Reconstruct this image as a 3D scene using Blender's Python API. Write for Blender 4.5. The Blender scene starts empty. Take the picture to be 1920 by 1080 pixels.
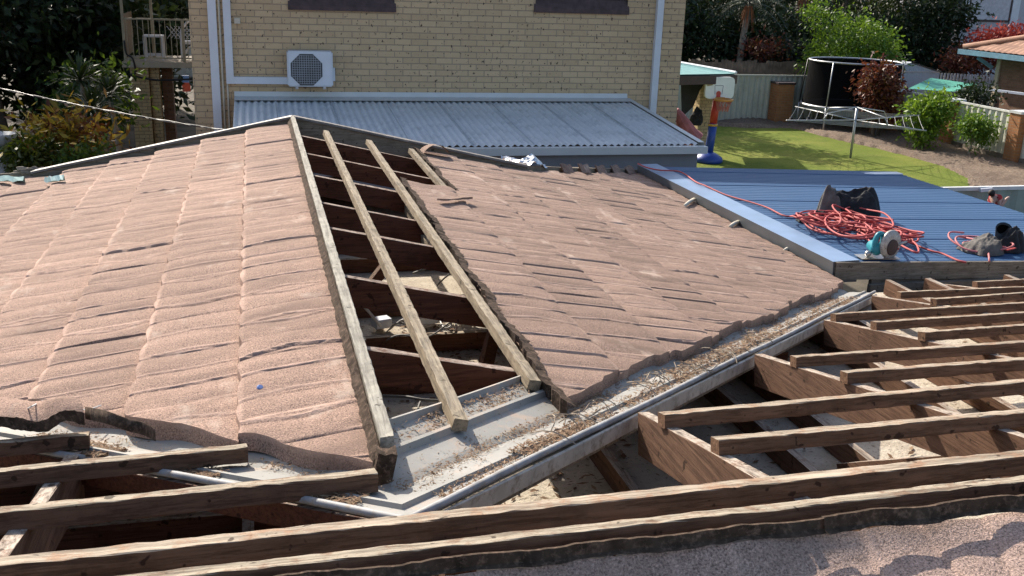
import bpy, bmesh, math, random
import numpy as np
from mathutils import Vector, Matrix, Quaternion
random.seed(7); rng = np.random.default_rng(7)
S = bpy.context.scene
COL = S.collection

# ---------------------------------------------------------------- camera
F = 1872.0
CR = np.array([[0.9695168415957693, -0.041654828273130516, 0.24145800699852574],
               [-0.24279063943283682, -0.296086145649801, 0.9237887744273791],
               [0.033012107869057984, -0.9542525187998095, -0.2971739071625584]])
cd = bpy.data.cameras.new('camera'); cam = bpy.data.objects.new('camera', cd); COL.objects.link(cam)
cd.sensor_width = 36.0; cd.lens = 36.0 * F / 1920.0; cd.clip_start = 0.05; cd.clip_end = 2000
cam.matrix_world = Matrix(((CR[0][0], -CR[0][1], -CR[0][2], 0), (CR[1][0], -CR[1][1], -CR[1][2], 0),
                           (CR[2][0], -CR[2][1], -CR[2][2], 0), (0, 0, 0, 1)))
S.camera = cam
# ---------------------------------------------------------------- light
SUN = Vector((-0.42, 1.42, 1.0)).normalized()
el = math.asin(SUN.z); az = math.atan2(SUN.x, SUN.y)
w = bpy.data.worlds.new("World"); S.world = w; w.use_nodes = True
nt = w.node_tree; bg = nt.nodes['Background']; sky = nt.nodes.new('ShaderNodeTexSky')
sky.sky_type = 'NISHITA'; sky.sun_disc = False; sky.sun_elevation = el; sky.sun_rotation = az
sky.air_density = 1.0; sky.dust_density = 2.5
nt.links.new(sky.outputs[0], bg.inputs[0]); bg.inputs[1].default_value = 0.135
sl = bpy.data.lights.new('sun', 'SUN'); sl.energy = 5.0; sl.angle = math.radians(0.5); sl.color = (1.0, 0.915, 0.80)
so = bpy.data.objects.new('sun', sl); COL.objects.link(so); so.rotation_euler = (-SUN).to_track_quat('-Z', 'Y').to_euler()
S.view_settings.view_transform = 'Standard'; S.view_settings.look = 'None'
S.view_settings.exposure = 0.63; S.view_settings.gamma = 1.0
S.cycles.max_bounces = 6; S.cycles.transparent_max_bounces = 12

# ---------------------------------------------------------------- measuring: points on real planes of the place
def ray(u, v): return CR @ np.array([u - 960.0, v - 540.0, F])
def atz(u, v, z): d = ray(u, v); return Vector(d * (z / d[2]))
def aty(u, v, y): d = ray(u, v); return Vector(d * (y / d[1]))
def atx(u, v, x): d = ray(u, v); return Vector(d * (x / d[0]))
def onp(u, v, n, c): d = ray(u, v); return Vector(d * (c / float(np.dot(n, d))))
T = 0.22; XR = 0.309; ZR = -1.27; YN = 2.47; GZ = -4.6
def pr(u, v, o=0.0): return onp(u, v, np.array([T, 0, 1.0]), ZR + T * XR + o)     # wing, right slope
def pl(u, v, o=0.0): return onp(u, v, np.array([-T, 0, 1.0]), ZR - T * XR + o)    # wing, left slope
def pm(u, v, o=0.0): return onp(u, v, np.array([0, T, 1.0]), ZR + T * YN + o)     # main slope
def zr_(x): return ZR - T * (x - XR)
def zl_(x): return ZR - T * (XR - x)
def zm_(y): return ZR - T * (y - YN)
def ground(u, v): return atz(u, v, GZ)

# ---------------------------------------------------------------- objects
OFF = {}
def tag(o, label=None, cat=None, group=None, kind=None):
    if label: o['label'] = label
    if cat: o['category'] = cat
    if group: o['group'] = group
    if kind: o['kind'] = kind
    return o
def thing(name, label, cat, loc=(0, 0, 0), group=None):
    o = bpy.data.objects.new(name, None); COL.objects.link(o); o.location = loc; o.empty_display_size = 0.1
    OFF[o] = Vector(loc); return tag(o, label, cat, group)
def link(name, me, mat, parent=None, smooth=False):
    o = bpy.data.objects.new(name, me); COL.objects.link(o)
    if isinstance(mat, (list, tuple)):
        for m_ in mat: me.materials.append(m_)
    elif mat: me.materials.append(mat)
    if parent is not None:
        o.parent = parent; off = OFF[parent]; OFF[o] = off
        if off.length > 1e-9: me.transform(Matrix.Translation(-off))
    else: OFF[o] = Vector((0, 0, 0))
    if smooth:
        me.polygons.foreach_set('use_smooth', [True] * len(me.polygons))
    me.update(); return o
class MB:
    def __init__(s): s.v = []; s.f = []; s.m = []; s.cur = 0
    def add(s, vs, fs):
        b = len(s.v); s.v += [tuple(p) for p in vs]
        for f in fs: s.f.append(tuple(b + i for i in f)); s.m.append(s.cur)
    def frame(s, c, ax, ay, az, hx, hy, hz):
        c = Vector(c); P = []
        for k in (-1, 1):
            for j in (-1, 1):
                for i in (-1, 1): P.append(c + ax * hx * i + ay * hy * j + az * hz * k)
        s.add(P, [(0, 2, 3, 1), (4, 5, 7, 6), (0, 1, 5, 4), (2, 6, 7, 3), (0, 4, 6, 2), (1, 3, 7, 5)])
    def box(s, x0, x1, y0, y1, z0, z1):
        s.frame(((x0 + x1) / 2, (y0 + y1) / 2, (z0 + z1) / 2), Vector((1, 0, 0)), Vector((0, 1, 0)), Vector((0, 0, 1)),
                abs(x1 - x0) / 2, abs(y1 - y0) / 2, abs(z1 - z0) / 2)
    def quad(s, a, b, c, d): s.add([a, b, c, d], [(0, 1, 2, 3)])
    def beam(s, p0, p1, wd, ht, up=Vector((0, 0, 1)), n=1, jit=0.0, top=True, bev=0.0):
        """timber from p0 to p1 given along its top centre line (top) or its axis, rough sawn when jit > 0"""
        p0 = Vector(p0); p1 = Vector(p1); d = (p1 - p0); L = d.length; d.normalize()
        side = d.cross(up).normalized(); u2 = side.cross(d).normalized()
        if bev <= 0: prof = [(-.5, 0), (.5, 0), (.5, -1), (-.5, -1)]
        else:
            b = bev / wd; e = bev / ht
            prof = [(-.5 + b, 0), (.5 - b, 0), (.5, -e), (.5, -1 + e), (.5 - b, -1), (-.5 + b, -1), (-.5, -1 + e), (-.5, -e)]
        K = len(prof); vs = []
        ph = random.random() * 9
        for i in range(n + 1):
            t = i / n; c = p0 + d * L * t
            bow = jit * .35 * math.sin(ph + 3.1 * t) * (1 if n > 1 else 0)
            for (a, b_) in prof:
                o = side * (a * wd + random.uniform(-jit, jit) + bow) + u2 * ((b_ if top else b_ + .5) * ht + random.uniform(-jit, jit) + bow)
                vs.append(c + o)
        fs = []
        for i in range(n):
            for k in range(K):
                k2 = (k + 1) % K; fs.append((i * K + k, i * K + k2, (i + 1) * K + k2, (i + 1) * K + k))
        fs.append(tuple(range(K - 1, -1, -1))); fs.append(tuple(n * K + k for k in range(K)))
        s.add(vs, fs)
    def tube(s, pts, r, n=6, r1=None, caps=True):
        pts = [Vector(p) for p in pts]; N = len(pts)
        if N < 2: return
        vs = []; prev = None
        for i, p in enumerate(pts):
            d = (pts[min(i + 1, N - 1)] - pts[max(i - 1, 0)])
            d = d.normalized() if d.length > 1e-9 else Vector((0, 0, 1))
            a = prev if prev is not None else (Vector((0, 0, 1)) if abs(d.z) < .9 else Vector((1, 0, 0)))
            x = (a - d * a.dot(d)); x = x.normalized() if x.length > 1e-6 else d.orthogonal().normalized()
            prev = x; y = d.cross(x)
            rr = r if r1 is None else r + (r1 - r) * i / (N - 1)
            if callable(r): rr = r(i / (N - 1))
            for k in range(n):
                a_ = 2 * math.pi * k / n; vs.append(p + x * math.cos(a_) * rr + y * math.sin(a_) * rr)
        fs = []
        for i in range(N - 1):
            for k in range(n):
                k2 = (k + 1) % n; fs.append((i * n + k, i * n + k2, (i + 1) * n + k2, (i + 1) * n + k))
        if caps: fs.append(tuple(range(n - 1, -1, -1))); fs.append(tuple((N - 1) * n + k for k in range(n)))
        s.add(vs, fs)
    def lathe(s, c, prof, n=20, axis=Vector((0, 0, 1))):
        c = Vector(c); axis = axis.normalized(); x = axis.orthogonal().normalized(); y = axis.cross(x); vs = []; K = len(prof)
        for (r, h) in prof:
            for k in range(n):
                a = 2 * math.pi * k / n; vs.append(c + axis * h + (x * math.cos(a) + y * math.sin(a)) * r)
        fs = []
        for i in range(K - 1):
            for k in range(n):
                k2 = (k + 1) % n; fs.append((i * n + k, i * n + k2, (i + 1) * n + k2, (i + 1) * n + k))
        fs.append(tuple(range(n - 1, -1, -1))); fs.append(tuple((K - 1) * n + k for k in range(n)))
        s.add(vs, fs)
    def prism(s, poly, z0, z1):
        n = len(poly); vs = [(x, y, z0) for x, y in poly] + [(x, y, z1) for x, y in poly]
        fs = [tuple(range(n - 1, -1, -1)), tuple(range(n, 2 * n))] + [(i, (i + 1) % n, n + (i + 1) % n, n + i) for i in range(n)]
        s.add(vs, fs)
    def build(s, name, mat, parent=None, smooth=False, fix=True):
        me = bpy.data.meshes.new(name); me.from_pydata(s.v, [], s.f)
        if any(s.m): me.polygons.foreach_set('material_index', s.m)
        if fix:
            bm = bmesh.new(); bm.from_mesh(me); bmesh.ops.recalc_face_normals(bm, faces=bm.faces); bm.to_mesh(me); bm.free()
        return link(name, me, mat, parent, smooth)
def bez(pts, n=8):
    """smooth path through points (Catmull-Rom)"""
    P = [Vector(p) for p in pts]; P = [P[0] * 2 - P[1]] + P + [P[-1] * 2 - P[-2]]; out = []
    for i in range(1, len(P) - 2):
        for k in range(n):
            t = k / n; a, b, c, d = P[i - 1], P[i], P[i + 1], P[i + 2]
            out.append(0.5 * ((2 * b) + (c - a) * t + (2 * a - 5 * b + 4 * c - d) * t * t + (3 * b - a - 3 * c + d) * t ** 3))
    out.append(P[-2]); return out

# ---------------------------------------------------------------- materials
class G:
    def __init__(s, name):
        s.m = bpy.data.materials.new(name); s.m.use_nodes = True; s.t = s.m.node_tree; s.b = s.t.nodes['Principled BSDF']
        s.co = s.n('ShaderNodeTexCoord').outputs['Object']
    def n(s, ty, **k):
        x = s.t.nodes.new(ty)
        for a, b in k.items(): setattr(x, a, b)
        return x
    def l(s, a, b): s.t.links.new(a, b)
    def noise(s, sc, det=4, rough=.55, stretch=None, dist=0.0, co=None):
        x = s.n('ShaderNodeTexNoise'); x.inputs['Scale'].default_value = sc; x.inputs['Detail'].default_value = det
        x.inputs['Roughness'].default_value = rough; x.inputs['Distortion'].default_value = dist
        c = co or s.co
        if stretch:
            mp = s.n('ShaderNodeMapping'); mp.inputs['Scale'].default_value = stretch; s.l(c, mp.inputs[0]); c = mp.outputs[0]
        s.l(c, x.inputs['Vector']); return x.outputs['Fac']
    def vor(s, sc, out='Distance', feature='F1', rnd=1.0):
        x = s.n('ShaderNodeTexVoronoi', feature=feature); x.inputs['Scale'].default_value = sc; x.inputs['Randomness'].default_value = rnd
        s.l(s.co, x.inputs['Vector']); return x.outputs[out]
    def ramp(s, fac, stops, interp='LINEAR'):
        x = s.n('ShaderNodeValToRGB'); x.color_ramp.interpolation = interp; e = x.color_ramp.elements
        while len(e) < len(stops): e.new(0.5)
        for i, (p, c) in enumerate(stops):
            e[i].position = p; e[i].color = (*c, 1) if len(c) == 3 else c
        s.l(fac, x.inputs[0]); return x.outputs[0]
    def mix(s, fac, a, b, mode='MIX'):
        x = s.n('ShaderNodeMix', data_type='RGBA', blend_type=mode)
        for i, q in ((0, fac), (6, a), (7, b)):
            if isinstance(q, (int, float)): x.inputs[i].default_value = q
            elif isinstance(q, tuple): x.inputs[i].default_value = (*q, 1) if len(q) == 3 else q
            else: s.l(q, x.inputs[i])
        return x.outputs[2]
    def math(s, op, a, b=0.0):
        x = s.n('ShaderNodeMath', operation=op)
        for i, q in enumerate((a, b)):
            if isinstance(q, (int, float)): x.inputs[i].default_value = q
            else: s.l(q, x.inputs[i])
        return x.outputs[0]
    def bump(s, h, st, dist=0.01, prev=None):
        x = s.n('ShaderNodeBump'); x.inputs['Strength'].default_value = st; x.inputs['Distance'].default_value = dist
        s.l(h, x.inputs['Height'])
        if prev: s.l(prev, x.inputs['Normal'])
        return x.outputs[0]
    def done(s, col=None, rough=.6, metal=0.0, normal=None, spec=None):
        if col is not None:
            if isinstance(col, tuple): s.b.inputs['Base Color'].default_value = (*col, 1)
            else: s.l(col, s.b.inputs['Base Color'])
        if isinstance(rough, (int, float)): s.b.inputs['Roughness'].default_value = rough
        else: s.l(rough, s.b.inputs['Roughness'])
        s.b.inputs['Metallic'].default_value = metal
        if spec is not None: s.b.inputs['Specular IOR Level'].default_value = spec
        if normal: s.l(normal, s.b.inputs['Normal'])
        return s.m
def plain(name, c, rough=.5, metal=0.0, var=.18, sc=6, bump=.0, bs=60, spec=None, dirt=None):
    g = G(name); f = g.noise(sc, 5)
    lo = tuple(x * (1 - var) for x in c); hi = tuple(min(1, x * (1 + var)) for x in c)
    col = g.ramp(f, [(.3, lo), (.7, hi)])
    if dirt: col = g.mix(g.ramp(g.noise(sc * 2.3, 6, .7), [(.5, (0, 0, 0)), (.68, (1, 1, 1))]), col, dirt)
    nm = g.bump(g.noise(bs, 4), bump, .01) if bump else None
    return g.done(col, rough, metal, nm, spec)
def leafmat(name, cols, trans=.25, rough=.5, green=.5):
    g = G(name); ge = g.n('ShaderNodeNewGeometry'); n = len(cols)
    col = g.ramp(ge.outputs['Random Per Island'], [(i / max(1, n - 1), c) for i, c in enumerate(cols)])
    g.done(col, rough, spec=.35)
    tr = g.n('ShaderNodeBsdfTranslucent'); g.l(g.mix(green, col, (.22, .33, .02), 'MIX'), tr.inputs[0])
    mx = g.n('ShaderNodeMixShader'); mx.inputs[0].default_value = trans
    g.l(g.b.outputs[0], mx.inputs[1]); g.l(tr.outputs[0], mx.inputs[2])
    g.l(mx.outputs[0], g.t.nodes['Material Output'].inputs[0]); return g.m
def tilemat(name, base, tone=1.0):
    g = G(name); b = base
    col = g.ramp(g.noise(1.3, 5, .6), [(.3, tuple(x * .86 for x in b)), (.7, tuple(x * 1.1 for x in b))])
    grain = g.noise(190, 3, .75)
    col = g.mix(g.ramp(grain, [(.38, (1, 1, 1)), (.5, (0, 0, 0))]), col, tuple(x * .36 for x in b))
    col = g.mix(g.ramp(grain, [(.54, (0, 0, 0)), (.66, (1, 1, 1))]), col, tuple(min(1, x * 1.6) for x in b))
    # worn pale scuffs, pan dirt streaks with wave shade painted in, grey lichen / dust stains
    col = g.mix(g.ramp(g.noise(4.2, 5, .68, (1, .45, 1)), [(.585, (0, 0, 0)), (.66, (.7, .7, .7))]), col, (.50, .39, .32))
    col = g.mix(g.ramp(g.noise(4.5, 7, .68, (.32, 1, 1), .5), [(.48, (0, 0, 0)), (.66, (.75, .75, .75))]), col, tuple(x * .58 for x in b))
    col = g.mix(g.ramp(g.noise(2.2, 7, .75, None, .6), [(.6, (0, 0, 0)), (.72, (.6, .6, .6))]), col, (.15, .115, .09))
    at = g.n('ShaderNodeAttribute', attribute_name='wear')           # granules paler along the raised edges
    col = g.mix(g.math('MULTIPLY', at.outputs['Fac'], g.ramp(g.noise(9, 4, .7), [(.3, (.35, .35, .35)), (.6, (1, 1, 1))])), col, tuple(min(1, x * 1.55 + .03) for x in b))
    ton = g.n('ShaderNodeAttribute', attribute_name='tone')          # every sheet has aged to its own tone
    hs = g.n('ShaderNodeHueSaturation'); g.l(col, hs.inputs['Color']); g.l(g.math('ADD', 1.0, ton.outputs['Fac']), hs.inputs['Value']); col = hs.outputs[0]
    nm = g.bump(g.noise(11, 3, .5), .35, .02); nm = g.bump(grain, .8, .006, nm)
    return g.done(col, .92, 0, nm, .2)
def woodmat(name, dark, light, top=None, st=(14, 14, 14), axis=0):
    """sawn timber; old grey weathering lies on the faces that were uppermost"""
    g = G(name); s = [38, 38, 38]; s[axis] = 2.2
    f = g.noise(1.0, 6, .65, tuple(s), .4)
    col = g.ramp(f, [(.28, dark), (.72, light)])
    col = g.mix(g.ramp(g.noise(7, 5, .7), [(.5, (0, 0, 0)), (.75, (.6, .6, .6))]), col, tuple(x * .45 for x in dark))
    if top:
        ge = g.n('ShaderNodeTexCoord'); sp = g.n('ShaderNodeSeparateXYZ'); g.l(ge.outputs['Normal'], sp.inputs[0])
        k = g.ramp(sp.outputs[2], [(.72, (0, 0, 0)), (.88, (1, 1, 1))])
        tcol = g.ramp(g.noise(1.0, 6, .7, tuple(x * .8 for x in s), .8), [(.32, tuple(x * .4 for x in top)), (.5, top), (.72, tuple(min(1, x * 1.4) for x in top))])
        tcol = g.mix(g.ramp(g.noise(17, 6, .75), [(.5, (0, 0, 0)), (.62, (.75, .75, .75))]), tcol, light)
        col = g.mix(k, col, tcol)
    col = g.mix(g.ramp(g.noise(26, 2, .5), [(.665, (0, 0, 0)), (.70, (.8, .8, .8))]), col, tuple(x * .22 for x in dark))   # nail stains and knots
    f2 = g.noise(1.0, 5, .7, tuple(x * 2.6 for x in s), .2)
    col = g.mix(g.ramp(f2, [(.42, (.55, .55, .55)), (.52, (0, 0, 0))]), col, tuple(x * .5 for x in dark))                  # open grain and splits
    nm = g.bump(f, .35, .006); nm = g.bump(f2, .5, .004, nm)
    return g.done(col, .85, 0, nm, .2)

MT = {}
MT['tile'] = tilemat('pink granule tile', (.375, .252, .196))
MT['tile_right'] = tilemat('dimmer granule tile', (.305, .208, .162))  # same tile as the left slope, its weaker sun painted in as darker colour
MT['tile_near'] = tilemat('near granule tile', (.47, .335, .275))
MT['tar'] = plain('charcoal tile edge', (.058, .041, .030), .95, var=.45, sc=26, bump=.2, bs=80, dirt=(.17, .115, .085), spec=.1)
MT['batten_new'] = woodmat('pale pine batten', (.23, .178, .118), (.355, .285, .198), (.33, .275, .20), axis=1)
MT['ridge_wood'] = woodmat('grey weathered ridge timber', (.26, .24, .20), (.46, .43, .36), axis=1)
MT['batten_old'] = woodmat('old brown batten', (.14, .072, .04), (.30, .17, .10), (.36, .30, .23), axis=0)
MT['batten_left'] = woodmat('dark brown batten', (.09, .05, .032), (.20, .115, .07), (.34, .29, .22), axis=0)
MT['rafter'] = woodmat('red brown hardwood rafter', (.085, .031, .018), (.155, .06, .034), (.36, .29, .24), axis=0)
MT['rafter_main'] = woodmat('brown hardwood rafter', (.125, .066, .04), (.225, .125, .078), (.40, .34, .28), axis=1)
MT['joist'] = woodmat('dusty ceiling joist', (.13, .06, .035), (.22, .11, .065), (.42, .35, .26), axis=0)
MT['grey_board'] = woodmat('weathered grey board', (.17, .14, .105), (.30, .26, .21), axis=0)
def ceilmat():
    g = G('dusty plasterboard')
    c = g.ramp(g.noise(2.3, 6, .65), [(.3, (.34, .275, .20)), (.52, (.56, .49, .385)), (.75, (.68, .62, .52))])
    c = g.mix(g.ramp(g.noise(38, 5, .75), [(.56, (0, 0, 0)), (.66, (.8, .8, .8))]), c, (.13, .085, .05))
    return g.done(c, .95, 0, g.bump(g.noise(45, 5, .7), .6, .02))
MT['ceiling'] = ceilmat()
def zinc():
    g = G('dull zinc valley')
    c = g.ramp(g.noise(3, 6, .6), [(.3, (.235, .23, .21)), (.7, (.35, .34, .315))])
    c = g.mix(g.ramp(g.noise(6, 7, .75, None, .5), [(.52, (0, 0, 0)), (.66, (.85, .85, .85))]), c, (.42, .32, .25))
    c = g.mix(g.ramp(g.noise(70, 3, .7), [(.64, (0, 0, 0)), (.7, (.9, .9, .9))]), c, (.12, .08, .05))
    return g.done(c, .7, 0, g.bump(g.noise(20, 3), .12, .01), .3)
MT['zinc'] = zinc()
MT['lead'] = plain('dull rolled metal', (.30, .30, .30), .65, .0, var=.3, sc=14, dirt=(.30, .25, .2))
MT['flash_white'] = plain('grey metal trim', (.46, .43, .38), .6, .1, var=.2, sc=9, dirt=(.2, .16, .12))
MT['litter'] = leafmat('dry litter', [(.22, .125, .07), (.12, .065, .035), (.33, .23, .14), (.16, .09, .05)], .0, .9)
MT['twig'] = plain('dry twig', (.30, .24, .18), .9, var=.4, sc=30)
def bluesteel():
    g = G('blue coated steel')
    c = g.ramp(g.noise(1.2, 5), [(.3, (.034, .088, .185)), (.7, (.041, .10, .205))])
    c = g.mix(g.ramp(g.noise(3.5, 7, .7), [(.55, (0, 0, 0)), (.8, (.3, .3, .3))]), c, (.12, .16, .24))
    return g.done(c, .6, 0, None, .25)
MT['blue'] = bluesteel()
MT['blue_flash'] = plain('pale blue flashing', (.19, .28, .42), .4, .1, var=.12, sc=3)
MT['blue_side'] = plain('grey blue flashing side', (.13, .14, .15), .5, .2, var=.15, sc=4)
def brickmat(name, c1, c2, mort, bw=.24, rh=.0862, ax='xz', spots=True, ms=.007, speck=(.05, .035, .03)):
    g = G(name); sp = g.n('ShaderNodeSeparateXYZ'); g.l(g.co, sp.inputs[0]); cb = g.n('ShaderNodeCombineXYZ')
    if ax == 'xz': g.l(sp.outputs[0], cb.inputs[0])
    elif ax == 'yz': g.l(sp.outputs[1], cb.inputs[0])
    else: g.l(g.math('ADD', sp.outputs[0], sp.outputs[1]), cb.inputs[0])
    g.l(sp.outputs[2], cb.inputs[1])
    br = g.n('ShaderNodeTexBrick'); br.inputs['Scale'].default_value = 1; br.inputs['Brick Width'].default_value = bw
    br.inputs['Row Height'].default_value = rh; br.inputs['Mortar Size'].default_value = ms; br.inputs['Mortar Smooth'].default_value = .25
    br.inputs['Bias'].default_value = -.1
    br.inputs['Color1'].default_value = (*c1, 1); br.inputs['Color2'].default_value = (*c2, 1); br.inputs['Mortar'].default_value = (*mort, 1)
    g.l(cb.outputs[0], br.inputs['Vector'])
    c = g.mix(.28, br.outputs['Color'], g.ramp(g.noise(14, 5, .7), [(.3, (.25, .2, .13)), (.7, (.6, .52, .38))]), 'SOFT_LIGHT')
    c = g.mix(g.ramp(g.noise(.5, 4), [(.35, (0, 0, 0)), (.7, (.22, .22, .22))]), c, tuple(x * .7 for x in c1))
    if spots:
        c = g.mix(g.ramp(g.noise(23, 2, .5, (1, 1, .8)), [(.645, (0, 0, 0)), (.675, (.85, .85, .85))]), c, speck)
    h = g.math('SUBTRACT', 1.0, br.outputs['Fac'])
    nm = g.bump(h, .7, .012); nm = g.bump(g.noise(60, 4), .25, .004, nm)
    return g.done(c, .9, 0, nm, .2)
MT['brick'] = brickmat('cream face brick', (.62, .48, .27), (.52, .40, .22), (.27, .21, .13))
MT['brick_orange'] = brickmat('orange brick', (.40, .19, .085), (.31, .14, .065), (.30, .22, .15), ax='xy', spots=False)
MT['brick_brown'] = brickmat('mottled brown brick', (.20, .115, .075), (.28, .165, .11), (.20, .16, .13), ax='xy', speck=(.03, .02, .02))
MT['brick_pier'] = brickmat('cream pier brick', (.56, .43, .25), (.46, .35, .2), (.22, .17, .11), ax='xy')
MT['white'] = plain('white paint', (.66, .69, .73), .45, var=.06, sc=4)
MT['cream_pipe'] = plain('cream conduit', (.55, .50, .40), .5, var=.1)
MT['grey_roof'] = plain('grey corrugated steel', (.66, .68, .68), .55, .0, var=.08, sc=2.2, dirt=(.50, .52, .52))
MT['grey_trim'] = plain('pale grey trim', (.58, .59, .58), .5, .1, var=.06, sc=3)
MT['lilac_wall'] = plain('grey fibre wall', (.25, .25, .27), .8, var=.06)
MT['brown_frame'] = plain('dark brown frame', (.045, .025, .025), .5, var=.2)
def glass():
    g = G('dark window glass'); return g.done((.02, .025, .03), .08, 0, None, .5)
MT['glass'] = glass()
MT['black'] = plain('black plastic', (.012, .012, .014), .45, var=.2)
MT['blackcloth'] = plain('black cloth', (.018, .018, .02), .9, var=.6, sc=14, bump=.6, bs=40)
MT['greycloth'] = plain('grey canvas', (.11, .10, .09), .9, var=.4, sc=12, bump=.5, bs=50)
MT['red_cord'] = plain('red cord', (.42, .065, .06), .65, var=.15, sc=3)
MT['pink_cord'] = plain('pink cord', (.52, .16, .16), .65, var=.1, sc=3)
MT['teal_tool'] = plain('teal tool plastic', (.02, .24, .30), .4, var=.1)
MT['metal'] = plain('bare metal', (.42, .41, .39), .35, .8, var=.2, sc=30)
MT['dark_trim'] = plain('dull metal barge trim', (.15, .14, .135), .6, .0, var=.3, sc=9, dirt=(.3, .27, .24))
MT['guard'] = plain('worn grey guard', (.48, .45, .41), .5, .3, var=.2, sc=30, dirt=(.14, .08, .05))
MT['galv'] = plain('galvanised steel', (.42, .43, .44), .4, .6, var=.15)
MT['whitecord'] = plain('white cable', (.62, .61, .58), .5, var=.1)
MT['greycord'] = plain('grey cable', (.15, .145, .135), .6, var=.2)

# ================================================================ setting: ground
def sheet(name, poly, z, mat, kind='structure'):
    b = MB(); b.add([(x, y, z) for x, y in poly], [tuple(range(len(poly)))]); o = b.build(name, mat, None, fix=False)
    tag(o, kind=kind); return o
def grassmat(name, a, b_, c):
    g = G(name); col = g.ramp(g.noise(.55, 6, .62), [(.28, a), (.5, b_), (.75, c)])
    col = g.mix(g.ramp(g.noise(1.6, 6, .75), [(.55, (0, 0, 0)), (.72, (.6, .6, .6))]), col, (.30, .25, .09))
    col = g.mix(g.ramp(g.noise(24, 5, .7), [(.4, (0, 0, 0)), (.7, (.6, .6, .6))]), col, tuple(x * .55 for x in a))
    return g.done(col, .95, 0, g.bump(g.noise(60, 4, .7), .8, .03), .1)
MT['soil'] = plain('dark earth', (.075, .06, .04), .95, var=.5, sc=1.5, bump=.6, bs=12)
MT['lawn'] = grassmat('lawn grass', (.11, .155, .028), (.18, .225, .04), (.29, .29, .07))
sheet('ground', [(-400, -300), (400, -300), (400, 600), (-400, 600)], GZ, MT['soil'])
def mulchmat():
    g = G('bark mulch'); c = g.ramp(g.noise(16, 7, .75), [(.3, (.07, .045, .03)), (.5, (.21, .15, .105)), (.72, (.36, .28, .21))])
    c = g.mix(g.ramp(g.noise(.9, 5), [(.45, (0, 0, 0)), (.7, (.7, .7, .7))]), c, (.15, .10, .07))
    return g.done(c, .95, 0, g.bump(g.noise(22, 6, .75), 1.0, .05))
MT['mulch'] = mulchmat()
lawn_edge = [ground(1340, 236), (ground(1400, 240)), ground(1452, 237.5), ground(1500, 243), ground(1560, 260), ground(1640, 277), ground(1710, 295),
             ground(1770, 312), ground(1818, 335), ground(1822, 356)]
poly = [(9.5, 31.6), (9.5, 14.2), (17.5, 14.2)] + [(p.x, p.y) for p in reversed(lawn_edge)]
LE = [(p.x, p.y) for p in lawn_edge]; jag = []
for (xa, ya), (xb, yb) in zip(LE[:-1], LE[1:]):
    for k in range(14): t = k / 14; jag.append((xa + (xb - xa) * t + random.uniform(-.09, .09), ya + (yb - ya) * t + random.uniform(-.09, .09)))
poly = [(9.5, 31.6), (9.5, 14.2), (17.5, 14.2)] + jag[::-1]
sheet('lawn', poly, GZ + .008, MT['lawn'])
b = MB(); n = 90; m = 160                     # raised garden bed of bark mulch with humps
vs = []
for j in range(m + 1):
    for i in range(n + 1):
        x = 14.6 + 8.6 * i / n; y = 14 + 19.5 * j / m
        vs.append((x, y, GZ + .09 + .07 * math.sin(x * 1.9 + y * .7) * math.sin(y * 1.3 - x * .4) + random.uniform(-.03, .03)))
fs = [(j * (n + 1) + i, j * (n + 1) + i + 1, (j + 1) * (n + 1) + i + 1, (j + 1) * (n + 1) + i) for j in range(m) for i in range(n)]
E_ = [(p.x, p.y) for p in lawn_edge]
def beyond(x, y):      # right of the lawn edge
    for (x0, y0), (x1, y1) in zip(E_[:-1], E_[1:]):
        ya, yb = max(y0, y1), min(y0, y1)
        if yb <= y <= ya and ya > yb:
            return x > x0 + (x1 - x0) * (y - y0) / (y1 - y0)
    return y < E_[-1][1] and x > 17.3 or y > max(p[1] for p in E_)
vs = [p if beyond(p[0], p[1]) else (p[0], p[1], GZ + .006) for p in vs]
keep = [f for f in fs if any(beyond(vs[k][0], vs[k][1]) for k in f)]
b.add(vs, keep); o = b.build('garden_bed', MT['mulch'], None, smooth=True); tag(o, kind='structure')

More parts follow.
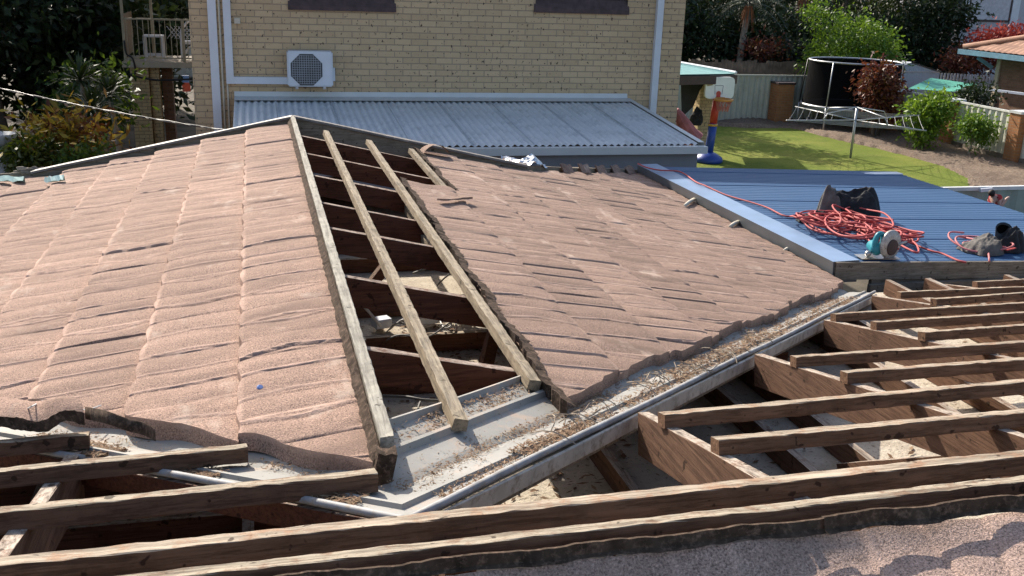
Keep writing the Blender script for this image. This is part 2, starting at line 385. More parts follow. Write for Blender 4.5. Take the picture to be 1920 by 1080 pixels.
# ================================================================ the half stripped house
house = thing('house', 'pink tiled roof in the foreground, partly stripped down to its brown battens and rafters', 'house', (0, 0, 0))
def grid_faces(nr, nc, alive):
    out = []
    for r in range(nr - 1):
        for c in range(nc - 1):
            if alive(r, c): out.append((r * nc + c, r * nc + c + 1, (r + 1) * nc + c + 1, (r + 1) * nc + c))
    return out
def tile_slope(courses, w_at, s_grid, smin, smax, to_xyz, seed, period=.19, joint=8, jl=.0042, bead=.0043, wl=1.15, flat=1.0, lip=.030, cut=.055, wav=.0075, rim=.8):
    R = np.random.default_rng(seed); V = []; Fc = []; base = 0; WR_ = []; TN_ = []
    s_lo, s_hi = s_grid[0], s_grid[-1]
    for k in courses:
        w0, w1 = w_at(k), w_at(k + 1); e = w1 - w0
        L = [s_lo - 2 * period]
        while L[-1] < s_hi + 2 * period: L.append(L[-1] + period * R.uniform(.8, 1.2))
        L = np.array(L); off = R.integers(0, joint); amp = R.uniform(-.06, .06, len(L)) * (R.random(len(L)) > .35); stp = R.uniform(.6, 1.25, len(L))
        isj = np.array([(i + off) % joint == 0 for i in range(len(L))])
        pan = np.cumsum(isj); ptone = R.normal(0, .055, len(L) + 2)[pan] + R.normal(0, .022, len(L)); lift = R.uniform(.5, 1.6, len(L)); dip = R.uniform(-1, 1, len(L))
        fr = [0, .08, .16, .24, .32, .4, .48, .56, .64, .72, .8, .88, .95, .982, 1.0, 1.0]; rows = []
        for r, q in enumerate(fr):
            wq = w0 + e * q; lo, hi = smin(wq, k), smax(wq, k)
            s = np.clip(s_grid, lo, hi)
            i0 = np.clip(np.searchsorted(L, s) - 1, 0, len(L) - 2)
            kink = amp[i0] * (1 - abs(2 * q - 1)) ** 1.0
            s2 = s - kink; i1 = np.clip(np.searchsorted(L, s2) - 1, 0, len(L) - 2)
            u = np.clip((s2 - L[i1]) / (L[i1 + 1] - L[i1]), 0, 1)
            h = wav * np.sin(np.pi * u ** .85) * (.75 + .5 * np.sin(3.1 * q + dip[i1])) + .0012 * stp[i1] * (1 - u) ** 1.5
            h += bead * stp[i1] * np.exp(-((s2 - L[i1] - .006) / .0065) ** 2)
            j = isj[i1]; h = h + np.where(j, jl * lift[i1] * (1 - u) ** .8, 0)
            h = h * flat + .004 * np.sin(s * 2.3 + k) + lip * q ** 1.2 - .007 * max(0, (q - .86) / .14) ** 2
            ww = np.full_like(s, wq)
            if q == 1.0: ww = ww + .009 * np.sin(np.pi * u) - .003 + .004 * np.sin(s * 17 + k)
            if r == len(fr) - 1: h = h - lip - .012; ww = ww + .003
            if r == 0: h = h - .004
            wr = np.clip(wl * (stp[i1] - .2) * np.exp(-((s2 - L[i1] - .007) / .009) ** 2) + (rim * (.55 + .45 * np.sin(s * 3.1 + k)) if q > .96 and r < len(fr) - 1 else 0.0), 0, 1); WR_.append(wr); TN_.append(ptone[i1])
            rows.append(to_xyz(s, ww, h))
        A = np.stack(rows)                      # rows, cols, 3
        nr, nc = A.shape[:2]
        Sv = np.stack([np.clip(s_grid, smin(w0 + e * q, k), smax(w0 + e * q, k)) for q in fr])
        d = np.diff(Sv, axis=1) > 1e-6
        V.append(A.reshape(-1, 3))
        rr, cc = np.nonzero(d[:-1] | d[1:])
        for r, c in zip(rr, cc): Fc.append((base + r * nc + c, base + r * nc + c + 1, base + (r + 1) * nc + c + 1, base + (r + 1) * nc + c))
        base += nr * nc
        if cut:                                  # the turned-down cut edge at the low-s end
            E = A[:-1, 0, :]; n_ = len(E); mid = E.copy(); mid[:, 2] -= cut * .45
            lowr = E.copy(); lowr[:, 2] -= cut * R.uniform(.8, 1.25); lowr[:, 1] -= .012
            V.append(np.concatenate([E, mid, lowr])); 
            for a in range(n_ - 1):
                Fc.append((base + a, base + a + 1, base + n_ + a + 1, base + n_ + a)); Fc.append((base + n_ + a, base + n_ + a + 1, base + 2 * n_ + a + 1, base + 2 * n_ + a))
            base += 3 * n_; WR_.append(np.concatenate([np.full(n_, .6), np.zeros(2 * n_)])); TN_.append(np.zeros(3 * n_))
    V = np.concatenate(V)
    b = MB(); b.v = [tuple(p) for p in V]; b.f = Fc; b.m = [0] * len(Fc); b.wear = np.concatenate(WR_); b.tone = np.concatenate(TN_); return b
def soft(o, b):
    a = o.data.attributes.new('wear', 'FLOAT', 'POINT'); a.data.foreach_set('value', b.wear.astype(np.float32))
    a = o.data.attributes.new('tone', 'FLOAT', 'POINT'); a.data.foreach_set('value', np.clip(b.tone, -.13, .13).astype(np.float32))
    o.data.set_sharp_from_angle(angle=math.radians(38)); return o
sg = np.concatenate([np.arange(2.0, 5.2, .006), np.arange(5.2, 11.2, .011)])
HIPX = 2.08                                       # half width of the gablet
def far_end(w): return 8.88 + max(0.0, (w - HIPX)) * 1.0
# left slope (in full sun)
lw = lambda k: [0.035, .40][k] if k < 2 else .40 + .368 * (k - 1)
def lsmin(wq, k): return 2.46 + 1.03 * max(0, wq - .04) + .018 * math.sin(wq * 23 + k)
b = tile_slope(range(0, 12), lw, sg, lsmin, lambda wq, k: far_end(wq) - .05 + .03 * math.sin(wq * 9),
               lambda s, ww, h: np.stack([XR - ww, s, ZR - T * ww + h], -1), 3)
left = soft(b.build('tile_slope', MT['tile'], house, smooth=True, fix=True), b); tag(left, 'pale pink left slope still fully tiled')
# right slope: the two courses by the ridge are gone, the third has lost its far end
rw = lambda k: .685 + .3735 * (k - 2)
def rsmin(wq, k):
    q = 2.47 + 1.0 * wq - .05; blk = math.floor(wq / .19) * .19
    return q + .030 * math.sin(blk * 40) + .006 * math.sin(wq * 31)
def rsmax(wq, k): return min(far_end(wq), 7.06 + .05 * math.sin(wq * 20)) if k == 2 else far_end(wq) - .03
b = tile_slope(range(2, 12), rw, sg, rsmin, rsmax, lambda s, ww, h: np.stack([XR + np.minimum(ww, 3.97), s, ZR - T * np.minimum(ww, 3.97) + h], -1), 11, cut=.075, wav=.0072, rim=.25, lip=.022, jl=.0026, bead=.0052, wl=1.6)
right = soft(b.build('tile_slope', MT['tile_right'], house, smooth=True, fix=True), b); tag(right, 'dimmer right slope of tiles below the opened strip')
def upturn(y0, y1, w0, parent, seed):
    b = MB(); R = random.Random(seed); n = int((y1 - y0) / .03); top = []; bot = []; bk = []
    for i in range(n + 1):
        y = y0 + (y1 - y0) * i / n; ww = w0 + .012 * math.sin(y * 9) + R.uniform(-.008, .008)
        hh = .022 + .005 * math.sin(y * 21) + R.uniform(-.003, .004)
        top.append((XR + ww - .012, y, ZR - T * ww + hh + .004)); bot.append((XR + ww - .01, y, ZR - T * ww - .035)); bk.append((XR + ww + .03 + R.uniform(-.004, .006), y, ZR - T * (ww + .03) + .016))
    N = n + 1
    b.add(top + bot + bk, [(i, i + 1, N + i + 1, N + i) for i in range(n)] + [(i, 2 * N + i, 2 * N + i + 1, i + 1) for i in range(n)])
    return b.build('upturned_edge', MT['tar'], parent)
upturn(3.02, 7.08, rw(2), right, 2); upturn(7.06, 8.85, rw(3), right, 5)
# near slope, the one the photograph is taken from
YR = 1.715; zup = aty(1280, 1000, YR).z; zs = zup - .034
sgn = np.arange(-1.6, 3.2, .008)
NS = math.radians(14.5)
def near_xyz(s, ww, h):
    h = h - np.clip(.07 * (1.70 - s), .002, .06) * np.clip(ww / .055, 0, 1)       # left sheet lowered below its upstand, shaped to widen the shadow
    return np.stack([s, YR - .01 - ww, zs - T * ww + h * 1.0], -1)
b = tile_slope([0, 1, 2, 3], lambda k: .37 * k, sgn, lambda q, k: -1.6, lambda q, k: 3.2, near_xyz, 21, period=.155, wav=.0075, flat=1.0, cut=0, lip=.02, wl=.3, rim=.3)
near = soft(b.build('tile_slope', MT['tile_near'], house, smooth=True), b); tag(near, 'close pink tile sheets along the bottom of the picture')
def near_up(x0, x1, dz, seed, y_):
    b = MB(); R = random.Random(seed); n = int((x1 - x0) / .02); a = []; c = []; d = []; e2 = []
    for i in range(n + 1):
        x = x0 + (x1 - x0) * i / n; k = .003 * math.sin(x * 21) + R.uniform(-.002, .002)
        a.append((x, y_ + .012, zup + dz + k - .004)); c.append((x, y_, zup + dz + k)); d.append((x, y_ - .006 + k, zs + .012 + dz * .5)); e2.append((x, y_ - .017 + k * 2, zs + .008 + dz * .4))
    N = n + 1; b.add(a + c + d + e2, [(r * N + i, r * N + i + 1, (r + 1) * N + i + 1, (r + 1) * N + i) for r in range(3) for i in range(n)])
    return b.build('upturned_edge', MT['tar'], near)
xj = aty(1553, 950, YR).x
near_up(-1.6, xj, 0, 3, YR); near_up(xj - .015, 3.2, .012, 4, YR - .012)

# ridge timber with the tar edge of the left tiles beside it
b = MB(); b.beam((XR + .004, 2.50, ZR + .052), (XR, 8.99, ZR + .052), .040, .15, n=170, jit=.0015, bev=.002)
ridge = b.build('ridge_board', MT['ridge_wood'], house)
b = MB(); R = random.Random(9); N = 200; a = []; c = []; d = []
for i in range(N + 1):
    y = 2.44 + 6.42 * i / N; a.append((XR - .022, y, ZR + .045 + R.uniform(-.006, .003))); c.append((XR - .028 + R.uniform(-.002, .002), y, ZR + .032 + R.uniform(-.004, .004))); d.append((XR - .046 + R.uniform(-.004, .004), y, ZR + .010))
M_ = N + 1; b.add(a + c + d, [(i, i + 1, M_ + i + 1, M_ + i) for i in range(N)] + [(M_ + i, M_ + i + 1, 2 * M_ + i + 1, 2 * M_ + i) for i in range(N)])
b.build('upturned_edge', MT['tar'], left)
b = MB(); b.beam((XR - .03, 2.43, ZR + .05), (XR + .02, 2.43, ZR + .04), .05, .24, n=3, jit=.006); b.build('ridge_end_flashing', MT['tar'], house)

# wing battens (top centre lines lie on the slope plane)
def wing_batten(w_, ya, yb, seed):
    random.seed(seed); b = MB(); x = XR + w_
    b.beam((x, ya, ZR - T * w_ + .018), (x + .004, yb, ZR - T * w_ + .018), .047, .040, up=Vector((T, 0, 1)), n=150, jit=.0017, bev=.002)
    return b.build('batten', MT['batten_new'], house)
wing_batten(.268, 2.77, 8.72, 1); wing_batten(.632, 3.22, 8.70, 2); wing_batten(1.005, 6.98, 8.72, 3)
# wing rafters
WR = [8.42, 7.57, 6.72, 5.87, 5.26, 4.35, 3.43]
for i, y in enumerate(WR):
    random.seed(i + 20)
    for s_ in (1, -1):
        x1 = min(3.9, max(.9, (y - 2.55))) if True else 3.9
        b = MB(); b.beam((XR + s_ * .03, y, ZR - .028 - T * .03), (XR + s_ * x1, y, ZR - .028 - T * x1), .042, .130, n=10, jit=.0015, bev=.0018)
        b.build('rafter', MT['rafter'], house)
for i, y in enumerate([7.95, 7.40, 6.35, 5.66, 5.04, 4.12, 3.72, 3.15]):
    random.seed(i + 50); b = MB()
    b.beam((-3.2, y, -2.09), (min(3.6, y - 2.0) if y > 4.5 else .72, y, -2.09), .045, .11, n=6, jit=.002, bev=.0018); b.build('ceiling_joist', MT['joist'], house)
# a few struts and props seen in the opening
for p0, p1 in ((pr(766, 386, -.10), pr(787, 412, -.07)), (pr(797, 440, -.10), pr(818, 462, -.07))):
    b = MB(); b.beam(p0, p1, .055, .05, n=3, jit=.002); b.build('trimmer', MT['batten_new'], house)
for p0, p1 in (((.62, 6.45, -2.1), (1.25, 6.9, -1.5)), ((1.02, 4.6, -2.1), (1.30, 5.1, -1.55)), ((.35, 5.5, -2.1), (.36, 5.5, -1.42)), ((.35, 3.85, -2.1), (.36, 3.85, -1.42))):
    b = MB(); b.beam(p0, p1, .07, .04, up=Vector((0, 1, .3)), n=4, jit=.002); b.build('strut', MT['joist'], house)
# ceiling, walls, eaves
b = MB(); b.box(-6.5, 8.8, -.2, 6.35, -2.24, -2.205); b.build('ceiling', MT['ceiling'], house)
b = MB(); b.box(-3.3, 3.75, 6.36, 10.2, -2.24, -2.203); b.build('ceiling', MT['ceiling'], house)
b = MB()
for x0, x1, y0, y1 in ((-3.45, -3.31, 6.5, 10.3), (3.76, 3.9, 6.5, 10.3), (-3.3, 3.75, 10.21, 10.35), (-6.64, -3.46, 6.36, 6.5), (3.91, 8.9, 6.36, 6.5), (-6.64, -6.51, -2.6, 6.35), (8.81, 8.94, -2.6, 6.35), (-6.5, 8.8, -2.7, -2.56)):
    b.box(x0, x1, y0, y1, GZ, -2.26)
b.build('wall', MT['brick_brown'], house)
# gable boards at the far end of the wing
def barge(s_):
    b = MB(); b.beam((XR + s_ * .02, 8.925, ZR + .035), (XR + s_ * (HIPX + .05), 8.925, ZR + .035 - T * HIPX), .035, .15, n=8, jit=.001, bev=.0018)
    o = b.build('barge_board', MT['grey_board'], house)
    b = MB(); b.beam((XR + s_ * .01, 8.92, ZR + .058), (XR + s_ * (HIPX + .06), 8.92, ZR + .058 - T * HIPX), .07, .018, n=8, jit=.0015); b.build('metal_trim', MT['dark_trim'], o)
barge(1); barge(-1)
b = MB(); b.add([(XR, 8.965, ZR), (XR + 2.1, 8.965, ZR - T * 2.1), (XR - 2.1, 8.965, ZR - T * 2.1)], [(0, 1, 2)]); b.build('gable_wall', MT['lilac_wall'], house)
for s_ in (1, -1):                                  # hip rafter timbers from the gablet foot to the eave corner, bare now
    b = MB(); b.beam((XR + s_ * HIPX, 8.95, ZR - T * HIPX + .045), (XR + s_ * 4.0, 8.95 + 1.92, ZR - T * 4.0 + .045), .06, .12, n=10, jit=.003)
    b.build('hip_board', MT['grey_board'], house)
b = MB(); b.add([(XR - 2.05, 9.0, ZR - T * 2.08 - .04), (XR + 2.05, 9.0, ZR - T * 2.08 - .04), (XR + 4, 10.95, -2.19), (XR - 4, 10.95, -2.19)], [(0, 1, 2, 3)]); b.build('hip_end', MT['tile_right'], house)
# dark stub tiles standing at the hip
R = random.Random(4)
for i in range(5):
    t0 = .28 + i * .145; b = MB()
    x = XR + HIPX + 1.92 * t0; y = 8.93 + 1.92 * t0; z = zr_(x)
    d = Vector((1, 1, -T)).normalized(); p = Vector((x, y - .02, z))
    pts = [p + d * (k * .055) + Vector((0, 0, .085 + .012 * math.sin(k * 1.7 + i) + R.uniform(-.006, .006))) for k in range(5)]
    low = [p + d * (k * .055) + Vector((.02, -.08, .012)) for k in range(5)]
    b.add(pts + low, [(k, k + 1, 6 + k, 5 + k) for k in range(4)]); b.add([q + Vector((-.01, .015, 0)) for q in pts + low], [(k, 5 + k, 6 + k, k + 1) for k in range(4)])
    b.build('hip_upstand', MT['tile_right'], house)

# main roof rafters (run down the slope away from the ridge) and battens across them
def rafter_main(x, y1, y0=1.76, mat=None, dz=-.045):
    b = MB(); b.beam((x, y0, zm_(y0) + dz), (x, y1, zm_(y1) + dz), .042, .15, n=8, jit=.0015, bev=.0018)
    return b.build('rafter', mat or MT['rafter_main'], house)
for i, x in enumerate([1.24, 2.20, 3.16, 4.17, 5.15, 6.1, 7.05, 8.0]):
    random.seed(70 + i); rafter_main(x + .02, min(6.55, x + 1.72))
random.seed(90); rafter_main(-.58, 3.0, mat=MT['rafter_main']); rafter_main(-1.55, 3.9); rafter_main(-2.5, 4.9)
for x in (.36, ): rafter_main(x, 2.02, dz=-.05)
BT = [  # left end px, right end px (top centre), right x in metres, dark side
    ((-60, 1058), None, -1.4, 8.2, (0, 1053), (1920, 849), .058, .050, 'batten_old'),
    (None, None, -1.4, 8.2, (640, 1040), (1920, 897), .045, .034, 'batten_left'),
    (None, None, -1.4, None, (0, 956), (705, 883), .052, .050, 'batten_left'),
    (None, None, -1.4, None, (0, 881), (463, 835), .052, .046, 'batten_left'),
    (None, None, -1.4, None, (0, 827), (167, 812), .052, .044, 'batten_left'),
    (None, None, None, 8.2, (1340, 823), (1920, 770), .052, .046, 'batten_old'),
    (None, None, None, 8.2, (1240, 775), (1920, 713), .052, .046, 'batten_old'),
    (None, None, None, 8.2, (1487, 668), (1920, 640), .052, .046, 'batten_old'),
    (None, None, None, 8.2, (1582, 697), (1920, 672), .052, .046, 'batten_old'),
    (None, None, None, 8.2, (1728, 622), (1920, 608), .052, .046, 'batten_old'),
    (None, None, None, 8.2, (1638, 603), (1920, 585), .052, .046, 'batten_old'),
    (None, None, None, 8.2, (1562, 588), (1920, 567), .052, .046, 'batten_old'),
    (None, None, None, 8.2, (1750, 560), (1920, 548), .052, .046, 'batten_old'),
    (None, None, None, 8.2, (1685, 547), (1920, 537), .052, .046, 'batten_old'),
    (None, None, None, 8.2, (1828, 528), (1920, 523), .052, .046, 'batten_old')]
for i, (_, _, xl, xr2, a, c, wd, ht, mt) in enumerate(BT):
    random.seed(120 + i); A = pm(*a); C = pm(*c); d = C - A
    if xl is not None: A = A + d * ((xl - A.x) / d.x)
    if xr2 is not None: C = A + d * ((xr2 - A.x) / d.x)
    b = MB(); b.beam(A, C, wd, ht, up=Vector((0, T, 1)), n=max(8, int((C - A).length / .035)), jit=.0016, bev=.002)
    b.build('batten', MT[mt], house)
# joists over the main ceiling, running away from the camera
for i, x in enumerate([-.9, -.1, 1.55, 1.95, 2.42, 2.75, 3.5, 3.85, 4.55, 4.95, 5.6, 6.4, 7.2]):
    random.seed(160 + i); b = MB(); b.beam((x, -.2, -2.09), (x + random.uniform(-.06, .06), 6.3, -2.09), .045, .11, n=8, jit=.002, bev=.0018)
    b.build('ceiling_joist', MT['rafter_main'], house)
for p0, p1 in (((1.75, 2.2, -1.45), (2.1, 3.2, -2.1)), ((2.55, 2.6, -1.5), (2.6, 3.7, -2.12)), ((3.6, 3.5, -1.7), (3.75, 4.4, -2.1)), ((4.5, 4.0, -1.75), (4.6, 5.0, -2.1))):
    b = MB(); b.beam(p0, p1, .075, .042, up=Vector((0, 1, .5)), n=5, jit=.002); b.build('strut', MT['rafter_main'], house)
# main slope tiles added out of view, keeping sun out of the void, and its near slope beyond the frame
b = tile_slope(range(0, 13), lambda k: .37 * k, np.arange(-6.6, -1.25, .03), lambda q, k: -6.6, lambda q, k: -1.5 - .25 * (k > 3) - max(0, q - 1.2),
               lambda s, ww, h: np.stack([s, 1.78 + ww, zm_(1.78) - T * ww + h], -1), 31, cut=0)
b.build('tile_slope', MT['tile'], house)
# near slope lower part and under cover
b = MB(); b.add([(-6.6, .3, zs - T * 1.4 - .03), (8.8, .3, zs - T * 1.4 - .03), (8.8, -3.2, zs - T * 4.9), (-6.6, -3.2, zs - T * 4.9)], [(0, 1, 2, 3)])
b.add([(-6.6, YR - .02, zs - .03), (-1.58, YR - .02, zs - .03), (-1.58, .25, zs - T * 1.45 - .02), (-6.6, .25, zs - T * 1.45 - .02)], [(0, 1, 2, 3)])
b.add([(3.18, YR - .02, zs - .03), (8.8, YR - .02, zs - .03), (8.8, .25, zs - T * 1.45 - .02), (3.18, .25, zs - T * 1.45 - .02)], [(0, 1, 2, 3)])
b.build('tile_slope', MT['tile_near'], house)

# valley gutters
def valley(sgn_, L0, L1, prof, name='valley_gutter'):
    """sgn_ +1 right valley, -1 left; prof: (q across, extra height)"""
    b = MB(); n = 60; vs = []; K = len(prof)
    for i in range(n + 1):
        a0 = L0 + (L1 - L0) * i / n
        for (q, h) in prof:
            a = max(a0, -q / math.sqrt(2)) if a0 < .3 else a0
            dx = a - q / math.sqrt(2) * -1 * 1.0 if False else a + q / math.sqrt(2); dy = a - q / math.sqrt(2)
            x = XR + sgn_ * dx; y = 2.36 + dy; z = ZR - T * a - .035 + .156 * abs(q) + h + .002 * math.sin(a * 7 + q * 20)
            vs.append((x, y, z))
    fs = [(i * K + k, i * K + k + 1, (i + 1) * K + k + 1, (i + 1) * K + k) for i in range(n) for k in range(K - 1)]
    b.add(vs, fs); return b
PROF = [(-.265, -.03), (-.262, .022), (-.25, .026), (-.243, .006), (-.17, .0), (-.150, .002), (-.143, .020), (-.128, .021), (-.120, .002), (-.03, .0), (0, -.006), (.03, .0),
        (.105, .001), (.112, .014), (.124, .014), (.13, .001), (.185, .0)]
vr = valley(1, -.14, 3.95, PROF).build('valley_gutter', MT['zinc'], house)
vl = valley(-1, -.14, 3.6, PROF).build('valley_gutter', MT['zinc'], house)
def rolled(sgn_, L0, L1, q, parent, r=.011, dz=.008):
    b = MB(); pts = []
    for i in range(50):
        a = L0 + (L1 - L0) * i / 49
        pts.append((XR + sgn_ * (a + q / 1.4142), 2.36 + a - q / 1.4142, ZR - T * a - .035 + .156 * abs(q) + dz + .003 * math.sin(a * 5)))
    b.tube(pts, r, 8); return b.build('rolled_edge', MT['lead'], parent, smooth=True)
rolled(1, -.135, 3.93, .195, vr); rolled(-1, -.135, .52, .195, vl); rolled(-1, .72, 2.4, .195, vl)
def vboard(sgn_, L0, L1, q, ht=.07, th=.03, dz=-.01, mat='flash_white'):
    p = lambda a: (XR + sgn_ * (a + q / 1.4142), 2.36 + a - q / 1.4142, ZR - T * a - .035 + .156 * abs(q) + dz)
    b = MB(); b.beam(p(L0), p(L1), th, ht, n=12, jit=.001, bev=.002); return b.build('valley_board', MT[mat], house)
random.seed(5); vboard(1, -.12, 3.9, .185, mat='grey_board'); vboard(-1, -.12, 3.4, .185, mat='rafter'); vboard(1, .2, 3.9, -.2, ht=.08, mat='rafter'); vboard(-1, .2, 3.4, -.2, ht=.08, mat='rafter')
vboard(1, -.12, 3.9, .215, ht=.052, th=.012, dz=-.004, mat='flash_white')
# dead leaves and bark lying in the valley gutters
def litter(name, sgn_, bands, seed, lab):
    R = random.Random(seed); b = MB()
    for (q0, q1, a0, a1, n, hmax, sz) in bands:
        cl = [(R.uniform(q0, q1), R.uniform(a0, a1)) for _ in range(max(3, n // 55))]
        for _ in range(n):
            q = R.uniform(q0, q1); a = R.uniform(a0, a1)
            if R.random() < .72: c_ = R.choice(cl); q = min(max(q0, c_[0] + R.gauss(0, .013)), q1); a = min(max(a0, c_[1] + R.gauss(0, .035)), a1)
            x = XR + sgn_ * (a + q / 1.4142); y = 2.36 + a - q / 1.4142; z = ZR - T * a - .035 + .156 * abs(q) + R.uniform(.003, hmax)
            th = R.uniform(0, 6.28); L = sz * R.uniform(.4, 1.5); wd = L * R.uniform(.12, .35); tl = R.uniform(-.5, .5)
            d = Vector((math.cos(th), math.sin(th), tl * .6)); s2 = Vector((-math.sin(th), math.cos(th), R.uniform(-.6, .6))); c = Vector((x, y, z))
            b.add([c - d * L, c + s2 * wd, c + d * L, c - s2 * wd], [(0, 1, 2, 3)])
    o = b.build(name, MT['litter'], None, fix=False); tag(o, lab, 'leaf litter', kind='stuff'); return o
litter('leaf_litter', 1, [(-.235, -.155, .12, 1.2, 1500, .016, .008), (-.03, .03, 0, .9, 1500, .012, .006), (-.05, .05, .75, 3.7, 2600, .014, .008), (.125, .18, 0, .28, 500, .014, .007),
                          (.10, .185, .3, .62, 1300, .025, .009), (.08, .18, .62, 1.15, 900, .02, .009), (.05, .18, 1.2, 2.2, 3200, .035, .010), (.06, .18, 2.2, 3.6, 2400, .025, .010), (-.11, .1, -.02, .25, 300, .01, .005), (-.12, .17, .1, 3.5, 700, .006, .005)], 1,
       'brown leaf and bark litter in the long right valley gutter')
litter('leaf_litter', -1, [(.10, .185, .0, .12, 500, .02, .010), (.09, .18, .36, .56, 1500, .012, .008), (.05, .18, .70, 1.0, 2200, .012, .009), (-.03, .03, .1, 1.2, 700, .01, .006)], 2, 'brown leaf litter in the short left valley gutter')
def twigs():
    R = random.Random(8); b = MB()
    for _ in range(46):
        a = R.choice([R.uniform(.35, .75), R.uniform(.95, 2.2), R.uniform(1.1, 1.7)]); q = R.uniform(.03, .19)
        c = Vector((XR + a + q / 1.4142, 2.36 + a - q / 1.4142, ZR - T * a - .035 + .156 * q + .02)); th = R.uniform(0, 6.28); L = R.uniform(.06, .17); cv = R.uniform(-.05, .05)
        d = Vector((math.cos(th), math.sin(th), 0)); s2 = Vector((-d.y, d.x, 0))
        b.tube([c + d * (L * (t - .5)) + s2 * cv * (1 - (2 * t - 1) ** 2) + Vector((0, 0, .025 * math.sin(3.1 * t))) for t in (0, .25, .5, .75, 1)], .0022, 4)
    o = b.build('twigs', MT['twig'], None); tag(o, 'dry curled twigs and palm fibres lying on the right valley gutter litter', 'twigs', kind='stuff')
twigs()
# eave board at the far edge of the opened main roof
b = MB(); A = aty(1635, 523, 6.62); b.beam((A.x, 6.64, A.z), (8.6, 6.64, A.z), .04, .17, n=20, jit=.0015, bev=.0018); b.build('eave_board', MT['grey_board'], house)
b = MB(); b.box(4.62, 8.6, 6.56, 6.6, -2.36, -2.215); b.build('eave_board', MT['grey_board'], house)

# ================================================================ blue patio roof beside the house
patio = thing('patio_roof', 'flat blue ribbed steel patio roof joined to the tiled eave', 'patio roof', (0, 0, 0))
BS = .032; BX0 = 4.47; BZ0 = -2.045
def bz(x): return BZ0 - BS * (x - BX0)
def bp(u, v, o=0.0): return onp(u, v, np.array([BS, 0, 1.0]), BZ0 + BS * BX0 + o)
y0, y1, x1 = 6.66, 10.72, 7.62
b = MB(); ys = []; y = y0; k = 0                         # low ribs running across the picture, wide laps between the sheets
vs = []; 
while y < y1:
    lap = (k % 9 == 8); ys += [(y, 0), (y + .012, .0), (y + .022, .0032 if not lap else .007), (y + .036, .0032 if not lap else .007), (y + .046, 0)]; y += .085; k += 1
ys.append((y1, 0)); K = len(ys)
for i in range(13):
    x = BX0 - .03 + (x1 - BX0 + .03) * i / 12; vs += [(x, yy, bz(x) + h) for yy, h in ys]
b.add(vs, [(i * K + j, i * K + j + 1, (i + 1) * K + j + 1, (i + 1) * K + j) for i in range(12) for j in range(K - 1)])
b.build('roof_sheet', MT['blue'], patio)
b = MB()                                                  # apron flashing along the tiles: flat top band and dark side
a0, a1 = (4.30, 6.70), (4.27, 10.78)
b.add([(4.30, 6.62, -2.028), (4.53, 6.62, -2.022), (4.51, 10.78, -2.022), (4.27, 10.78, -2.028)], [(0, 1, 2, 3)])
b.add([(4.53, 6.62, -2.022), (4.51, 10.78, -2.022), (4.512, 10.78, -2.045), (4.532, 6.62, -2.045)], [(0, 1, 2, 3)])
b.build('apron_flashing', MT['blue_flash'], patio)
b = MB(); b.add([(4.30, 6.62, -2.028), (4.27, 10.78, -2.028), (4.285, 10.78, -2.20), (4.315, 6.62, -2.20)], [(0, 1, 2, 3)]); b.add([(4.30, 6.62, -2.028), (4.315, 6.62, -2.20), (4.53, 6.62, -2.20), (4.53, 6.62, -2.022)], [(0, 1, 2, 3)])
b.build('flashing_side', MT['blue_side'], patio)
b = MB(); n = 30; vs = []
for i in range(n + 1):
    x = 4.318 + (x1 - 4.318) * i / n; vs += [(x, y0 - .045, bz(x) + .012), (x, y0 - .06, bz(x) + .008), (x, y0 - .06, bz(x) - .13), (x, y0 - .045, bz(x) - .13), (x, y0 - .04, bz(x) + .012)]
b.add(vs, [(i * 5 + j, i * 5 + (j + 1) % 5, (i + 1) * 5 + (j + 1) % 5, (i + 1) * 5 + j) for i in range(n) for j in range(5)])
b.build('front_fascia', MT['grey_board'], patio)
for x in (4.7, 6.1, 7.5):
    b = MB(); b.box(x - .045, x + .045, y1 - .2, y1 - .11, GZ, bz(x) - .03); b.build('post', MT['white'], patio)
b = MB(); b.box(4.5, x1, y1 - .22, y1 - .09, -2.24, -2.13); b.build('beam', MT['white'], patio)

# short white pegs poking out from under the flashing
for (u0, v0, u1, v1), lab in zip([(1284, 386, 1301, 374), (1369, 425, 1385, 416), (1471, 470, 1487, 464)],
                                 ['short white peg under the patio flashing, farthest up the roof', 'short white peg under the patio flashing, middle one of three', 'short white peg under the patio flashing, nearest the saw']):
    A = pr(u0, v0, .02); B_ = pr(u1, v1, .05); b = MB(); b.tube([A, A + (B_ - A) * .5 + Vector((0, 0, .008)), B_], .016, 8, .02)
    o = b.build('peg', MT['cream_pipe'], None, smooth=True); tag(o, lab, 'peg', 'white pegs along the flashing')

# red extension lead: heap of loops, tails
def lead(name, pts, r, mat, lab, cat='extension lead', parent=None):
    b = MB(); b.tube(pts, r, 6); o = b.build(name, MT[mat], parent, smooth=True)
    if parent is None: tag(o, lab, cat)
    return o
R = random.Random(12); pts = []
tail1 = [bp(u, v, .02) for u, v in [(1196, 309), (1212, 316), (1238, 322), (1275, 326), (1305, 345), (1322, 352), (1362, 366), (1410, 380), (1440, 390), (1472, 405), (1503, 404)]]
